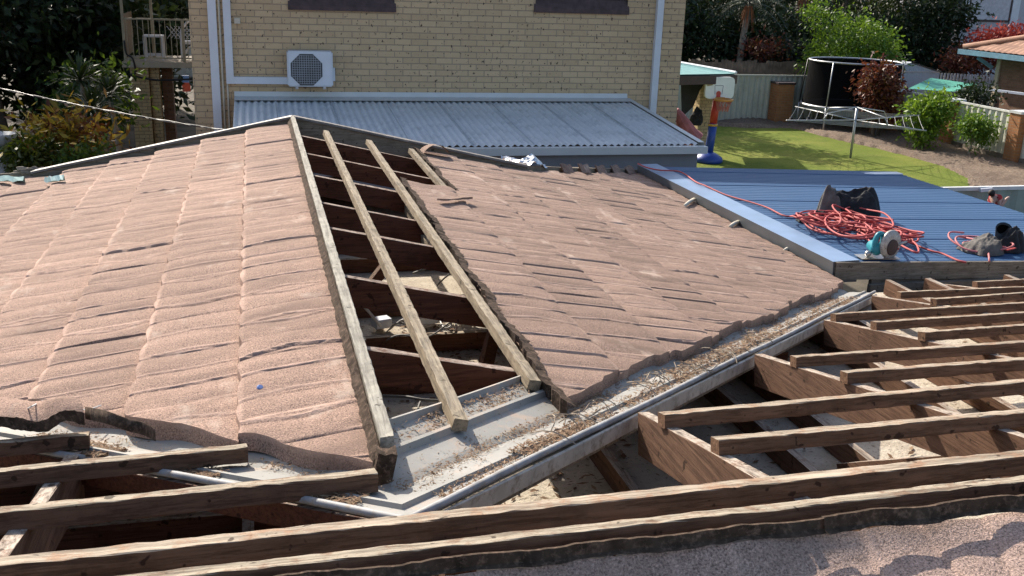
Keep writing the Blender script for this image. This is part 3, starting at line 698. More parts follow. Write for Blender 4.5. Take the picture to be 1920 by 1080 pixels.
# first tail lies over the flashing, so keep it on the higher of the two
tail1 = [Vector((p.x, p.y, max(p.z, -2.005 if p.x < 4.56 else p.z))) for p in tail1]
pts += bez(tail1, 6)
c0 = bp(1590, 432, 0)
ang = 0.0
loops = []
for i in range(25):
    cx = bp(1528 + 6.2 * i + R.uniform(-14, 14), 420 + 1.4 * i + R.uniform(-16, 16), 0)
    rx = R.uniform(.12, .27); ry = R.uniform(.14, .48); th = R.uniform(-.6, .6); zt = R.uniform(.01, .09); lean = R.uniform(-.05, .05)
    a0 = R.uniform(0, 6.28)
    for k in range(9):
        a = a0 + 2 * math.pi * k / 9
        q = Vector((rx * math.cos(a) * math.cos(th) - ry * math.sin(a) * math.sin(th), rx * math.cos(a) * math.sin(th) + ry * math.sin(a) * math.cos(th), 0))
        x = cx.x + q.x; y = cx.y + q.y
        loops.append(Vector((x, y, bz(x) + .022 + zt + max(0, lean * q.y * 2 + .03 * math.sin(a * 2 + i)))))
pts += bez([pts[-1]] + loops, 5)
tail2 = [bp(u, v, .022) for u, v in [(1660, 424), (1690, 442), (1712, 457), (1745, 470), (1768, 476), (1795, 488), (1812, 492)]]
pts += bez([pts[-1]] + tail2, 6)
lead('extension_lead', pts, .0085, 'red_cord', 'long red extension lead heaped in loops on the blue roof behind the saw')
pts = []
for (u, v, rx, ry, th) in [(1822, 463, .20, .20, .3), (1845, 462, .19, .24, -.2), (1828, 470, .17, .16, .1), (1850, 470, .14, .2, .5)]:
    cx = bp(u, v, 0)
    for k in range(8):
        a = 2 * math.pi * k / 8 + 1; q = Vector((rx * math.cos(a) * math.cos(th) - ry * math.sin(a) * math.sin(th), rx * math.cos(a) * math.sin(th) + ry * math.sin(a) * math.cos(th), 0))
        pts.append(Vector((cx.x + q.x, cx.y + q.y, bz(cx.x) + .03 + .06 * max(0, math.sin(a + u)))))
pts.append(bp(1855, 490, .02)); lead('extension_lead', bez(pts, 6), .0085, 'pink_cord', 'small pink coil of cord lying against the tool pouch')
# lumpy cloth things
def lump(name, c, size, mat, seed, parent=None, rough=.22, n=3, flat=.0):
    bm = bmesh.new(); bmesh.ops.create_icosphere(bm, subdivisions=n + 2, radius=1); R = random.Random(seed)
    ws = [(Vector((R.gauss(0, 1), R.gauss(0, 1), R.gauss(0, 1))).normalized() * R.uniform(1.5, 6), R.uniform(0, 6), R.uniform(.5, 1.3)) for _ in range(14)]
    for v_ in bm.verts:
        p = v_.co.copy(); d = sum((1 - 1.6 * abs(math.sin(p.dot(k) + f + .8 * math.sin(1.4 * p.dot(k2) + f)))) * a / k.length for (k, f, a), (k2, _, _) in zip(ws, ws[1:] + ws[:1])) * rough * .75
        p *= 1 + d
        v_.co = Vector((p.x * size[0], p.y * size[1], (max(p.z, -.55 + .1 * d) + .55) * size[2])) + Vector(c)
    me = bpy.data.meshes.new(name); bm.to_mesh(me); bm.free(); return link(name, me, mat, parent, True)
jk = thing('work_jacket', 'crumpled black and grey jacket lying behind the red lead on the blue roof', 'jacket', bp(1590, 415, 0))
def heap(name, c, rx, ry, h, mat, seed, parent):
    """crumpled cloth: a folded height field with a ragged outline"""
    R = random.Random(seed); nr, nt_ = 34, 84; fo = [(R.uniform(0, 6.28), R.uniform(4, 13), R.uniform(0, 6.28), R.uniform(.5, 1)) for _ in range(8)]; ol = [R.uniform(0, 6.28) for _ in range(4)]
    b = MB(); vs = []
    for i in range(nr + 1):
        for j in range(nt_):
            a = 2 * math.pi * j / nt_; r = i / nr; out = 1 + .13 * math.sin(2 * a + ol[0]) + .10 * math.sin(3 * a + ol[1]) + .06 * math.sin(7 * a + ol[2]) + .04 * math.sin(11 * a + ol[3])
            x = r * out * math.cos(a); y = r * out * math.sin(a); f = 0; tot = 0
            for (d, k, p, w_) in fo:
                s_ = x * math.cos(d) + y * math.sin(d); q = x * -math.sin(d) + y * math.cos(d)
                f += w_ / k * 6 * (1 - abs(math.sin(k * s_ * .8 + p + .9 * math.sin(2.3 * q + p)))) ** 1.5; tot += w_ / k * 6
            z = h * (1 - r ** 3.2) * (.72 + .5 * f / tot) * (1 + .3 * math.sin(2.2 * x + ol[1]))
            vs.append((c[0] + x * rx, c[1] + y * ry, c[2] + z + .004))
    b.add(vs, [(i * nt_ + j, i * nt_ + (j + 1) % nt_, (i + 1) * nt_ + (j + 1) % nt_, (i + 1) * nt_ + j) for i in range(nr) for j in range(nt_)])
    return b.build(name, mat, parent, smooth=True)
c = bp(1604, 408, .0); heap('jacket_body', (c.x, c.y + .08, bz(c.x) + .008), .27, .18, .34, MT['blackcloth'], 3, jk)
c = bp(1572, 408, .0); heap('sleeve', (c.x, c.y + .12, bz(c.x) + .02), .17, .13, .27, MT['greycloth'], 8, jk)
c = bp(1532, 420, .0); heap('sleeve', (c.x, c.y + .05, bz(c.x) + .008), .14, .12, .10, MT['blackcloth'], 5, jk)
tp = thing('tool_pouch', 'worn grey and black tool pouch open on the blue roof at the right', 'tool pouch', bp(1875, 475, 0))
c = bp(1845, 474, 0); heap('pouch', (c.x, c.y + .03, bz(c.x) + .008), .21, .15, .13, MT['greycloth'], 15, tp)
c = bp(1885, 472, 0); heap('pouch', (c.x + .03, c.y + .03, bz(c.x) + .008), .17, .13, .17, MT['blackcloth'], 16, tp)
b = MB(); c = Vector((bp(1880, 470, 0).x, bp(1880, 470, 0).y + .03, bz(6) + .13)); prof = []
for i in range(25):
    a = 2 * math.pi * i / 24; prof.append(c + Vector((.085 * math.cos(a), .05 * math.sin(a) * .6, .05 * math.sin(a) + .05)))
vs = prof + [p + Vector((-.01, -.005, -.12)) * 1.0 + (c - p) * .25 for p in prof] + [p + (c + Vector((0, .02, 0)) - p) * .18 for p in prof]
b.add(vs, [(i, i + 1, 26 + i, 25 + i) for i in range(24)] + [(i, 50 + i, 51 + i, i + 1) for i in range(24)]); b.build('pouch_mouth', MT['black'], tp, smooth=True)
for (u, v, l_, mt) in [(1893, 462, .14, 'whitecord'), (1898, 468, .12, 'red_cord')]:
    p = bp(u, v, .06); b = MB(); b.beam(p - Vector((l_ / 2, 0, 0)), p + Vector((l_ / 2, .03, .01)), .014, .01, n=3, jit=.002); b.build('strip', MT[mt], tp)
p = bp(1905, 458, .07); b = MB(); b.tube([p, p + Vector((.10, .06, .07))], .028, 10, .022); b.build('bottle', MT['white'], tp, smooth=True)

# circular saw
sp = bp(1640, 486, 0); saw = thing('circular_saw', 'teal circular saw with grey blade guard standing on the blue roof edge', 'circular saw', sp)
o_ = Vector((sp.x, sp.y, bz(sp.x) + .016)); V3 = Vector
b = MB(); b.frame(o_ + V3((.02, .0, .004)), V3((1, -.12, 0)).normalized(), V3((.12, 1, 0)).normalized(), V3((0, 0, 1)), .16, .07, .003); b.build('base_plate', MT['metal'], saw)
b = MB(); b.lathe(o_ + V3((.0, .02, .075)), [(.0, -.09), (.035, -.088), (.045, -.07), (.045, .03), (.052, .05), (.03, .07)], 16, V3((-.25, -1, .0)))
b.build('motor_body', MT['teal_tool'], saw, smooth=True)
b = MB(); b.tube(bez([o_ + V3((-.03, -.02, .06)), o_ + V3((-.035, -.02, .13)), o_ + V3((-.01, -.015, .19)), o_ + V3((.035, -.01, .185)), o_ + V3((.04, -.01, .12)), o_ + V3((.03, 0, .07))], 5), .021, 10); b.build('handle', MT['teal_tool'], saw, smooth=True)
b = MB(); b.lathe(o_ + V3((.10, -.035, .112)), [(.0, -.022), (.075, -.022), (.112, -.016), (.118, .0), (.112, .014), (.05, .018)], 28, V3((.35, -1, .05))); gd = b.build('blade_guard', MT['guard'], saw, smooth=True)
b = MB(); b.lathe(o_ + V3((.105, -.05, .092)), [(.0, -.004), (.062, -.004), (.066, .0), (.062, .012), (.02, .016), (.0, .016)], 24, V3((.35, -1, .05))); b.build('blade', MT['brown_frame'], gd)
b = MB(); b.lathe(o_ + V3((-.075, -.01, .035)), [(.0, -.02), (.022, -.018), (.026, 0), (.022, .018), (.01, .024)], 14, V3((-.3, -1, .2))); b.build('knob', MT['metal'], saw, smooth=True)
b = MB(); b.tube([o_ + V3((.17, -.02, .10)), o_ + V3((.21, -.025, .115)), o_ + V3((.25, -.03, .13))], .013, 8, .008); b.build('guard_lever', MT['metal'], saw, smooth=True)

# small things on the tiles
p = pl(487, 729, .03); b = MB(); b.lathe(p, [(.0, 0), (.011, 0), (.011, .008), (.008, .012)], 12, Vector((.3, -.5, 1))); o = b.build('bottle_cap', plain('pale blue plastic', (.22, .33, .66)), None); tag(o, 'tiny pale blue plastic cap on the left tiles near the ridge', 'cap')
foil = plain('crumpled silver foil', (.66, .67, .68), .22, .9, var=.15, sc=40, bump=.9, bs=30)
b = MB(); R = random.Random(2); c = pr(995, 318, .0); n = 14; m_ = 7; vs = []
for i in range(n + 1):
    for j in range(m_ + 1):
        a = i / n; q = j / m_; hump = .08 * math.exp(-((a - .72) / .16) ** 2) * (1 - .5 * q)
        x = c.x - .28 + .46 * a; y = c.y + .12 - .24 * q + .3 * max(0, a - .5); vs.append((x, y, zr_(x) + .05 + hump + R.uniform(-.02, .02)))
b.add(vs, [(i * (m_ + 1) + j, i * (m_ + 1) + j + 1, (i + 1) * (m_ + 1) + j + 1, (i + 1) * (m_ + 1) + j) for i in range(n) for j in range(m_)])
o = b.build('foil_flashing', foil, None); tag(o, 'crumpled silver foil flashing left at the hip of the roof', 'foil')
c = pr(815, 293, 0); b = MB(); vs = []
for i in range(9):
    for j in range(9):
        a = i / 8; q = j / 8; vs.append((c.x - .13 + .26 * a, c.y - .1 + .22 * q, zr_(c.x) + .02 + .10 * math.sin(math.pi * a) ** .7 * (1 - .3 * q)))
b.add(vs, [(i * 9 + j, i * 9 + j + 1, (i + 1) * 9 + j + 1, (i + 1) * 9 + j) for i in range(8) for j in range(8)]); o = b.build('cap_tile', MT['tile_right'], None, smooth=True); tag(o, 'single rounded brown cap tile left at the gable edge', 'cap tile')
b = MB(); A = pr(880, 376, .02); B_ = pr(825, 371, .035)
b.beam(pr(826, 372, .05), pr(880, 369, .05), .05, .012, n=6, jit=.003); o = b.build('offcut_strip', MT['tile_right'], None); tag(o, 'short loose strip of tile lying below the notch in the roof', 'offcut')
# torn sheet on the left valley
b = MB(); n = 40; m_ = 10; vs = []
A0 = pm(-70, 795, .05); A1 = pm(160, 792, .05); top0 = pm(-70, 752, .06); top1 = pm(150, 770, .06)
R = random.Random(6)
for i in range(n + 1):
    t = i / n; lo = A0.lerp(A1, t); hi = top0.lerp(top1, t)
    wv = .015 * math.sin(t * 8 + .3) + .006 * math.sin(t * 17)
    for j in range(m_ + 1):
        q = j / m_; p = lo.lerp(hi, q); vs.append((p.x, p.y, p.z + .02 + wv * (1 - .6 * q) + .03 * math.sin(q * 3.1) + R.uniform(-.002, .002)))
b.add(vs, [(i * (m_ + 1) + j, i * (m_ + 1) + j + 1, (i + 1) * (m_ + 1) + j + 1, (i + 1) * (m_ + 1) + j) for i in range(n) for j in range(m_)])
ls = b.build('loose_tile_sheet', MT['tile'], None, smooth=True); tag(ls, 'bent loose tile sheet with a dark torn edge at the left valley', 'tile sheet')
b = MB(); e = [Vector(vs[i * (m_ + 1)]) for i in range(n + 1)]; N = n + 1
b.add([p + Vector((0, -.004, .006)) for p in e] + [p + Vector((0, -.010, -.030 + .004 * math.sin(i * .6))) for i, p in enumerate(e)], [(i, i + 1, N + i + 1, N + i) for i in range(n)]); b.build('torn_edge', MT['tar'], ls)
b = MB(); pth = bez([pm(160, 770, .07), pm(200, 778, .10), pm(240, 792, .07), pm(270, 800, .05), pm(292, 812, .0)], 5)
vs = []
for i, p in enumerate(pth): vs += [p + Vector((-.01, .035, .0)), p + Vector((0, 0, .012)), p + Vector((.0, -.012, -.006)), p + Vector((.0, -.014, -.022))]
b.add(vs, [(i * 4 + j, i * 4 + j + 1, (i + 1) * 4 + j + 1, (i + 1) * 4 + j) for i in range(len(pth) - 1) for j in range(3)]); b.build('curled_strip', MT['tar'], ls, smooth=True)
b = MB(); b.tube(bez([pl(35, 775, .05), pm(60, 762, .1), pl(82, 752, .06), pl(100, 765, .04), pl(160, 768, .04), pl(190, 760, .035)], 5), .0025, 5); o = b.build('wire_scrap', MT['whitecord'], None); tag(o, 'thin pale wire scrap lying over the bent loose sheet', 'wire')

# cables and boxes in the opened ceiling of the wing
Z0 = -2.09
def cable(pts, r, mat, lab, grp=None):
    b = MB(); b.tube(bez(pts, 7), r, 6); o = b.build('cable', MT[mat], None, smooth=True); return tag(o, lab, 'cable', grp)
box = lambda u, v, s, lab: None
def jbox(u, v, sx, sy, sz, lab, mat='white', z=-2.17):
    c = atz(u, v, z); b = MB(); b.beam((c.x - sx / 2, c.y, c.z + sz), (c.x + sx / 2, c.y + .03, c.z + sz), sy, sz, bev=.006); o = b.build('junction_box', MT[mat], None); tag(o, lab, 'junction box', 'electrical boxes in the opened ceiling')
jbox(716, 614, .10, .09, .06, 'white electrical box on the ceiling beside the ridge timber'); jbox(800, 606, .13, .09, .05, 'white electrical box on the ceiling behind the long batten')
jbox(748, 699, .09, .06, .05, 'yellowed box on the ceiling by the lowest wing rafter', 'cream_pipe')
GR = 'loose cables in the opened ceiling'
cable([atz(664, 562, -1.9), atz(680, 572, -1.95), atz(700, 595, -2.05), atz(714, 612, -2.12)], .010, 'whitecord', 'thick white cable dropping past the ridge timber to the first white box')
cable([atz(768, 568, -1.9), atz(776, 585, -2.0), atz(790, 590, -2.08), atz(800, 600, -2.12)], .006, 'whitecord', 'white cable standing up at the left of the long batten')
cable([atz(730, 618, -2.12), atz(755, 600, -2.0), atz(790, 596, -2.02), atz(830, 590, -2.0), atz(850, 596, -2.05), atz(856, 612, -2.08), atz(853, 630, -2.15)], .007, 'whitecord', 'white cable arching from box to box behind the long batten')
cable([atz(725, 622, -2.14), atz(745, 606, -2.03), atz(770, 612, -2.04), atz(782, 630, -2.12)], .005, 'greycord', 'grey looped cable in front of the two white boxes', GR)
cable([atz(720, 640, -2.12), atz(750, 628, -2.06), atz(800, 632, -2.06), atz(836, 610, -2.03), atz(875, 582, -1.95)], .005, 'greycord', 'long grey cable rising to the right past the boxes', GR)
cable([atz(826, 588, -2.02), atz(840, 598, -2.02), atz(846, 610, -2.05), atz(834, 615, -2.05), atz(826, 600, -2.04), atz(842, 590, -2.0), atz(852, 602, -2.03)], .006, 'whitecord', 'tangled white cable knot just right of the long batten')
cable([atz(775, 512, -1.9), atz(795, 505, -1.85), atz(805, 495, -1.8), atz(806, 485, -1.78)], .007, 'greycord', 'short grey cable curling up beside the long batten top half')
cable([atz(822, 500, -1.85), atz(822, 488, -1.8), atz(830, 486, -1.78), atz(834, 496, -1.82), atz(826, 503, -1.86)], .007, 'whitecord', 'white cable loop hanging in the middle of the opening')
cable([atz(820, 535, -2.05), atz(842, 515, -1.95), atz(870, 508, -1.9), atz(900, 500, -1.9)], .006, 'greycord', 'grey cable running to the right under the tiled edge')
cable([atz(700, 742, -2.12), atz(760, 744, -2.08), atz(800, 750, -2.08), atz(880, 752, -2.1)], .008, 'greycord', 'dark cable across the ceiling just above the valley gutter', GR)
cable([atz(790, 748, -2.12), atz(785, 770, -2.12), atz(806, 790, -2.14), atz(790, 800, -2.15)], .006, 'greycord', 'black thin cable drooping behind the upper gutter edge', GR)
cable([atz(825, 775, -2.14), atz(828, 755, -2.05), atz(850, 743, -2.02), atz(872, 740, -2.0)], .010, 'cream_pipe', 'cream conduit bending up behind the upper gutter edge')
# debris on the exposed ceilings
R = random.Random(77); b = MB()
for _ in range(2600):
    if R.random() < .45: x, y = R.uniform(.4, 1.6), R.uniform(2.7, 6.2)
    else: x, y = R.uniform(.9, 6.5), R.uniform(1.9, 5.8)
    z = -2.205 + R.uniform(.002, .015); th = R.uniform(0, 6.28); L = R.uniform(.006, .035); wd = L * R.uniform(.1, .5)
    d = Vector((math.cos(th), math.sin(th), R.uniform(-.2, .2))); s2 = Vector((-d.y, d.x, R.uniform(-.3, .3))); c = Vector((x, y, z)); b.add([c - d * L, c + s2 * wd, c + d * L, c - s2 * wd], [(0, 1, 2, 3)])
o = b.build('ceiling_debris', MT['litter'], None, fix=False); tag(o, 'bits of bark and broken tile scattered over the exposed ceiling', 'debris', kind='stuff')
# overhead service cable
b = MB(); P0 = aty(-330, 78, 12.0); P1 = aty(447, 248, 9.02); pts = []
for i in range(60):
    t = i / 59; p = P0.lerp(P1, t); p.z -= .16 * 4 * t * (1 - t) * .5; pts.append(p)
for s_ in (0, math.pi):
    b.cur = 0 if s_ == 0 else 1
    b.tube([p + Vector((0, .005 * math.cos(i * .9 + s_), .005 * math.sin(i * .9 + s_))) for i, p in enumerate(pts)], .0042, 5)
o = b.build('overhead_cable', [MT['black'], MT['greycord']], None, smooth=True); tag(o, 'twisted black and white service cable running down to the tiled gable', 'cable')
# teal broken capping on the far left edge
teal = plain('pale green capping', (.30, .47, .44), .5, var=.2)
for (u0, v0, u1, v1, lab) in [(-30, 330, 45, 331, 'pale green broken capping strip at the far left roof edge'), (84, 332, 120, 328, 'pale green broken capping piece beside the grey mortar lump')]:
    A = pl(u0, v0, .08); B_ = pl(u1, v1, .08); b = MB(); R = random.Random(u0); n = 8; vs = []
    for i in range(n + 1):
        p = A.lerp(B_, i / n); vs += [p + Vector((0, .03, -.05)), p + Vector((0, 0, .0 + R.uniform(-.006, .008))), p + Vector((0, -.05, -.03 + R.uniform(-.008, .008)))]
    b.add(vs, [(i * 3 + j, i * 3 + j + 1, (i + 1) * 3 + j + 1, (i + 1) * 3 + j) for i in range(n) for j in range(2)]); o = b.build('broken_capping', teal, None); tag(o, lab, 'capping')
c = pl(62, 334, .0); o = lump('mortar_lump', (c.x, c.y, c.z), (.13, .06, .06), MT['grey_board'], 4, None, .4); tag(o, 'grey brown mortar lump between the two pale green capping pieces', 'mortar')

# ================================================================ cream brick house next door
W = 14.6
nb = thing('brick_house', 'two storey cream brick house standing behind the tiled roof', 'house', (2.8, W, GZ))
XL, XRt, YB = -.82, 6.38, 26.6; ZT = .95
b = MB(); SILL = [(.51, 1.96, -.47, .75), (4.02, 5.45, -.42, .75)]
xs = [XL, .51, 1.96, 4.02, 5.45, XRt]
for i in range(5):
    if i in (1, 3):
        z = SILL[0 if i == 1 else 1][2]; b.quad((xs[i], W, GZ), (xs[i + 1], W, GZ), (xs[i + 1], W, z), (xs[i], W, z)); b.quad((xs[i], W, .75), (xs[i + 1], W, .75), (xs[i + 1], W, ZT), (xs[i], W, ZT))
    else: b.quad((xs[i], W, GZ), (xs[i + 1], W, GZ), (xs[i + 1], W, ZT), (xs[i], W, ZT))
b.quad((XRt, W, GZ), (XRt, YB, GZ), (XRt, YB, ZT), (XRt, W, ZT)); b.quad((XL, YB, GZ), (XL, W, GZ), (XL, W, ZT), (XL, YB, ZT)); b.quad((XRt, YB, GZ), (XL, YB, GZ), (XL, YB, ZT), (XRt, YB, ZT))
b.build('wall', brickmat('cream face brick both ways', (.63, .475, .305), (.54, .40, .255), (.38, .30, .22), ax='xy'), nb)
for x0, x1, z0, z1 in SILL:
    b = MB(); b.box(x0 + .03, x1 - .03, W + .05, W + .11, z0 + .05, z0 + .12); b.box(x0 + .03, x0 + .09, W + .05, W + .11, z0 + .12, z1); b.box(x1 - .09, x1 - .03, W + .05, W + .11, z0 + .12, z1); b.box((x0 + x1) / 2 - .03, (x0 + x1) / 2 + .03, W + .052, W + .108, z0 + .12, z1)
    wn = b.build('window', MT['brown_frame'], nb)
    b = MB(); b.quad((x0, W + .12, z0), (x1, W + .12, z0), (x1, W + .12, z1), (x0, W + .12, z1)); b.build('pane', MT['glass'], wn)
    b = MB(); b.add([(x0 - .02, W - .035, z0), (x1 + .02, W - .035, z0), (x1 + .02, W + .045, z0 + .14), (x0 - .02, W + .045, z0 + .14), (x0 - .02, W - .035, z0 - .06), (x1 + .02, W - .035, z0 - .06), (x1 + .02, W - .002, z0 - .06), (x0 - .02, W - .002, z0 - .06)],
                    [(0, 1, 2, 3), (4, 5, 1, 0), (7, 6, 5, 4), (0, 3, 7, 4), (1, 5, 6, 2)]); b.build('sill', plain('purple brown sill brick', (.085, .055, .055), .8, var=.3, sc=12), wn)
b = MB(); ov = .5                                    # roof above the frame
x0, x1, ya, yb = XL - ov, XRt + ov, W - ov, YB + ov; rz = 2.9; cx_ = (x0 + x1) / 2; hx = (x1 - x0) / 2
b.add([(x0, ya, ZT), (x1, ya, ZT), (x1, yb, ZT), (x0, yb, ZT), (cx_, ya + hx, rz), (cx_, yb - hx, rz)], [(0, 1, 4), (1, 2, 5, 4), (2, 3, 5), (3, 0, 4, 5), (3, 2, 1, 0)]); b.build('roof', MT['brick_brown'], nb)
def pipe(name, pts, r, mat, par, n=10, flat=None):
    b = MB(); b.tube(pts, r, n); return b.build(name, MT[mat], par, smooth=True)
b = MB(); b.box(-.575, -.465, W - .075, W - .004, GZ, .9); b.build('downpipe', MT['white'], nb)
b = MB(); b.box(5.9, 6.0, W - .08, W - .004, GZ, .9); b.build('downpipe', MT['white'], nb)
pipe('conduit', [(-.425, W - .03, GZ), (-.425, W - .03, .9)], .014, 'cream_pipe', nb, 6)
pipe('conduit', bez([(-.365, W - .03, GZ), (-.365, W - .03, -2.0), (-.365, W - .03, -1.56), (-.345, W - .03, -1.51), (-.29, W - .03, -1.50)], 4), .014, 'cream_pipe', nb, 6)
b = MB(); b.box(-.375, -.275, W - .085, W - .005, -1.44, .9); b.box(-.375, .45, W - .085, W - .005, -1.535, -1.4405); b.build('pipe_cover', MT['white'], nb)
b = MB(); b.box(-.235, -.155, W - .045, W - .003, -.73, -.655); b.build('power_outlet', MT['cream_pipe'], nb)

# air conditioner outdoor unit on the wall
ac = thing('air_conditioner', 'white air conditioner outdoor unit with octagonal fan grille on the brick wall', 'air conditioner', (.77, 14.35, -1.57))
A = aty(538, 96, 14.28); B_ = aty(625, 163, 14.28); ax0, ax1, az0, az1 = A.x, B_.x, B_.z, A.z
bm = bmesh.new(); bmesh.ops.create_cube(bm, size=1, matrix=Matrix.LocRotScale(Vector(((ax0 + ax1) / 2, 14.42, (az0 + az1) / 2)), None, Vector((ax1 - ax0, .28, az1 - az0))))
bmesh.ops.bevel(bm, geom=bm.edges[:], offset=.018, segments=2, affect='EDGES'); me = bpy.data.meshes.new('casing'); bm.to_mesh(me); bm.free(); casing = link('casing', me, MT['white'], ac)
gx, gz_ = aty(575, 131, 14.27).x, aty(575, 131, 14.27).z; gr_ = .205
b = MB(); oc = [(gx + gr_ * 1.04 * math.cos(math.pi / 8 + k * math.pi / 4), gz_ + gr_ * 1.04 * math.sin(math.pi / 8 + k * math.pi / 4)) for k in range(8)]
b.add([(x, 14.277, z) for x, z in oc] + [(gx + (x - gx) * 1.08, 14.274, gz_ + (z - gz_) * 1.08) for x, z in oc], [tuple(range(8))] + [(k, (k + 1) % 8, 8 + (k + 1) % 8, 8 + k) for k in range(8)])
gl = b.build('fan_grille', plain('dark fan recess', (.05, .055, .06), .6), ac)
b = MB()
for k in range(-6, 7):
    h = gr_ * 1.0; t = k / 6.5; ext = gr_ * min(1, 1.38 - abs(t) * .9) * .96
    b.box(gx + t * h - .004, gx + t * h + .004, 14.268, 14.272, gz_ - ext, gz_ + ext); b.box(gx - ext, gx + ext, 14.2725, 14.2755, gz_ + t * h - .004, gz_ + t * h + .004)
b.build('guard_wires', plain('grey grille wire', (.30, .31, .33), .5), gl)
b = MB(); b.frame((ax1 + .01, 14.44, az0 + .16), Vector((1, 0, 0)), Vector((0, 1, 0)), Vector((0, 0, 1)), .025, .06, .09); b.build('valve_cover', MT['white'], ac)
for x in (ax0 + .12, ax1 - .12):
    b = MB(); b.box(x - .02, x + .02, 14.3, W - .002, az0 - .035, az0 - .002); b.build('bracket', MT['galv'], ac)

# lean-to roof
lt = thing('lean_to', 'grey corrugated lean-to roof against the cream brick wall', 'lean-to', (2.6, 13.2, GZ))
lx0, lx1, lya, lyb, lza, lzb = -.28, 5.53, 11.82, W - .01, -1.975, -1.745
b = MB(); vs = []; nx = int((lx1 - lx0) / .0115); 
for i in range(nx + 1):
    x = lx0 + (lx1 - lx0) * i / nx; h = .013 * math.cos(2 * math.pi * x / .09)
    lap = .006 if (x % .762) < .1 else 0
    for j in range(5): t = j / 4; vs.append((x, lya + (lyb - lya) * t, lza + (lzb - lza) * t + h + lap))
b.add(vs, [(i * 5 + j, i * 5 + j + 1, (i + 1) * 5 + j + 1, (i + 1) * 5 + j) for i in range(nx) for j in range(4)]); sh = b.build('roof_sheet', MT['grey_roof'], lt, smooth=True)
b = MB()
k = 0
x = lx0 + .55
while x < lx1 - .2:
    b.beam((x, lya + .03, lza + .018), (x, lyb - .2, lzb + .006), .014, .006); x += .762
b.build('sheet_lap', plain('grey sheet lap', (.42, .45, .47), .6), sh)
b = MB(); b.add([(lx0, W - .015, -1.645), (lx1, W - .015, -1.645), (lx1, W - .03, -1.71), (lx0, W - .03, -1.71), (lx1 + .06, W - .26, -1.738), (lx0, W - .26, -1.738)], [(0, 1, 2, 3), (3, 2, 4, 5)]); b.build('apron_flashing', MT['grey_trim'], lt)
b = MB(); b.add([(lx1 - .03, lya, lza + .03), (lx1 + .05, lya, lza + .03), (lx1 + .05, lyb, lzb + .03), (lx1 - .03, lyb, lzb + .03), (lx1 + .05, lya, lza - .09), (lx1 + .05, lyb, lzb - .09)], [(0, 1, 2, 3), (1, 4, 5, 2)]); b.build('barge_capping', MT['grey_trim'], lt)
b = MB(); b.box(lx0, lx1 + .05, 11.70, 11.815, -2.075, -1.985); b.build('gutter', MT['grey_trim'], lt)
b = MB(); b.box(lx0 + .1, lx1 - .02, 11.84, 11.9, GZ, -2.07); b.box(lx1 - .1, lx1 - .02, 11.91, W - .01, GZ, -2.05); b.build('wall', MT['lilac_wall'], lt)

# balcony at the back of the brick house
bal = thing('balcony', 'small brick pier balcony with railing behind the left corner of the brick house', 'balcony', (-2.2, 26, GZ))
bsz = -2.24; cream = plain('cream painted concrete', (.42, .36, .27), .8, var=.12)
b = MB(); b.box(-3.05, XL - .01, 25.9, 27.9, bsz - .13, bsz); b.build('slab', cream, bal)
b = MB(); b.box(-2.9, -2.48, 26.0, 26.5, GZ, bsz - .132); b.box(-2.46, -2.25, 26.12, 26.5, GZ, bsz - .132); b.build('pier', MT['brick_pier'], bal)
b = MB(); b.box(-2.22, -1.98, 26.5, 26.9, GZ, bsz - .132); b.build('pier', MT['brick_brown'], bal)
rail = plain('cream railing paint', (.36, .30, .20), .6)
b = MB(); b.box(-2.98, XL - .012, 25.93, 25.97, bsz + .98, bsz + 1.02); b.box(-2.98, XL - .012, 25.94, 25.96, bsz + .08, bsz + .11)
x = -2.9
while x < XL - .1: b.box(x - .008, x + .008, 25.94, 25.96, bsz + .11, bsz + .98); x += .125
b.build('railing', rail, bal)
for x in (-2.97, -1.62): b = MB(); b.box(x - .03, x + .03, 25.92, 25.98, bsz, bsz + (3.1 if x < -2 else 1.0)); b.build('post', rail, bal)
b = MB(); b.box(-2.45, -2.39, 27.1, 27.16, bsz, bsz + 3.1); b.build('post', rail, bal)
b = MB(); b.box(-2.97, -2.94, 26.0, 27.7, bsz + .12, bsz + 1.1); b.build('side_screen', plain('timber balcony screen', (.23, .16, .09), .85, var=.3, sc=20), bal)
b = MB(); b.box(-3.3, XL - .01, 25.6, 28.2, bsz + 3.1, bsz + 3.2); b.build('balcony_roof', MT['white'], bal)
b = MB(); pts = bez([(-2.96, 25.88, bsz + .5), (-2.93, 25.86, bsz + .2), (-2.80, 25.86, bsz + .08), (-2.76, 25.86, bsz - .25), (-2.9, 25.86, bsz - .3), (-2.3, 25.9, bsz - .42), (-1.6, 25.9, bsz - .40), (XL - .05, 26, bsz - .35)], 6); b.tube(pts, .022, 6); b.build('drain_hose', MT['black'], bal, smooth=True)
cane = plain('white painted cane', (.60, .60, .62), .6, var=.08)
ch = thing('cane_chair', 'white cane armchair on the balcony behind the railing', 'chair', (-1.25, 26.9, bsz))
b = MB(); cx, cy = -1.40, 26.85
b.tube(bez([(cx - .32, cy, bsz), (cx - .33, cy, bsz + .45), (cx - .30, cy + .02, bsz + .72), (cx - .1, cy + .05, bsz + .95), (cx + .1, cy + .05, bsz + .97), (cx + .32, cy, bsz + .72), (cx + .33, cy, bsz)], 6), .03, 8)
b.build('back_frame', cane, ch, smooth=True)
b = MB()
for k in range(-6, 7):
    for s_ in (1, -1): b.beam((cx + k * .09 - s_ * .12, cy + .03, bsz + .50), (cx + k * .09 + s_ * .12, cy + .03, bsz + .80), .012, .01, up=Vector((0, 1, 0)))
b.build('lattice_back', cane, ch)
b = MB(); b.box(cx - .3, cx + .3, cy - .5, cy + .02, bsz + .40, bsz + .47); b.build('seat', cane, ch)
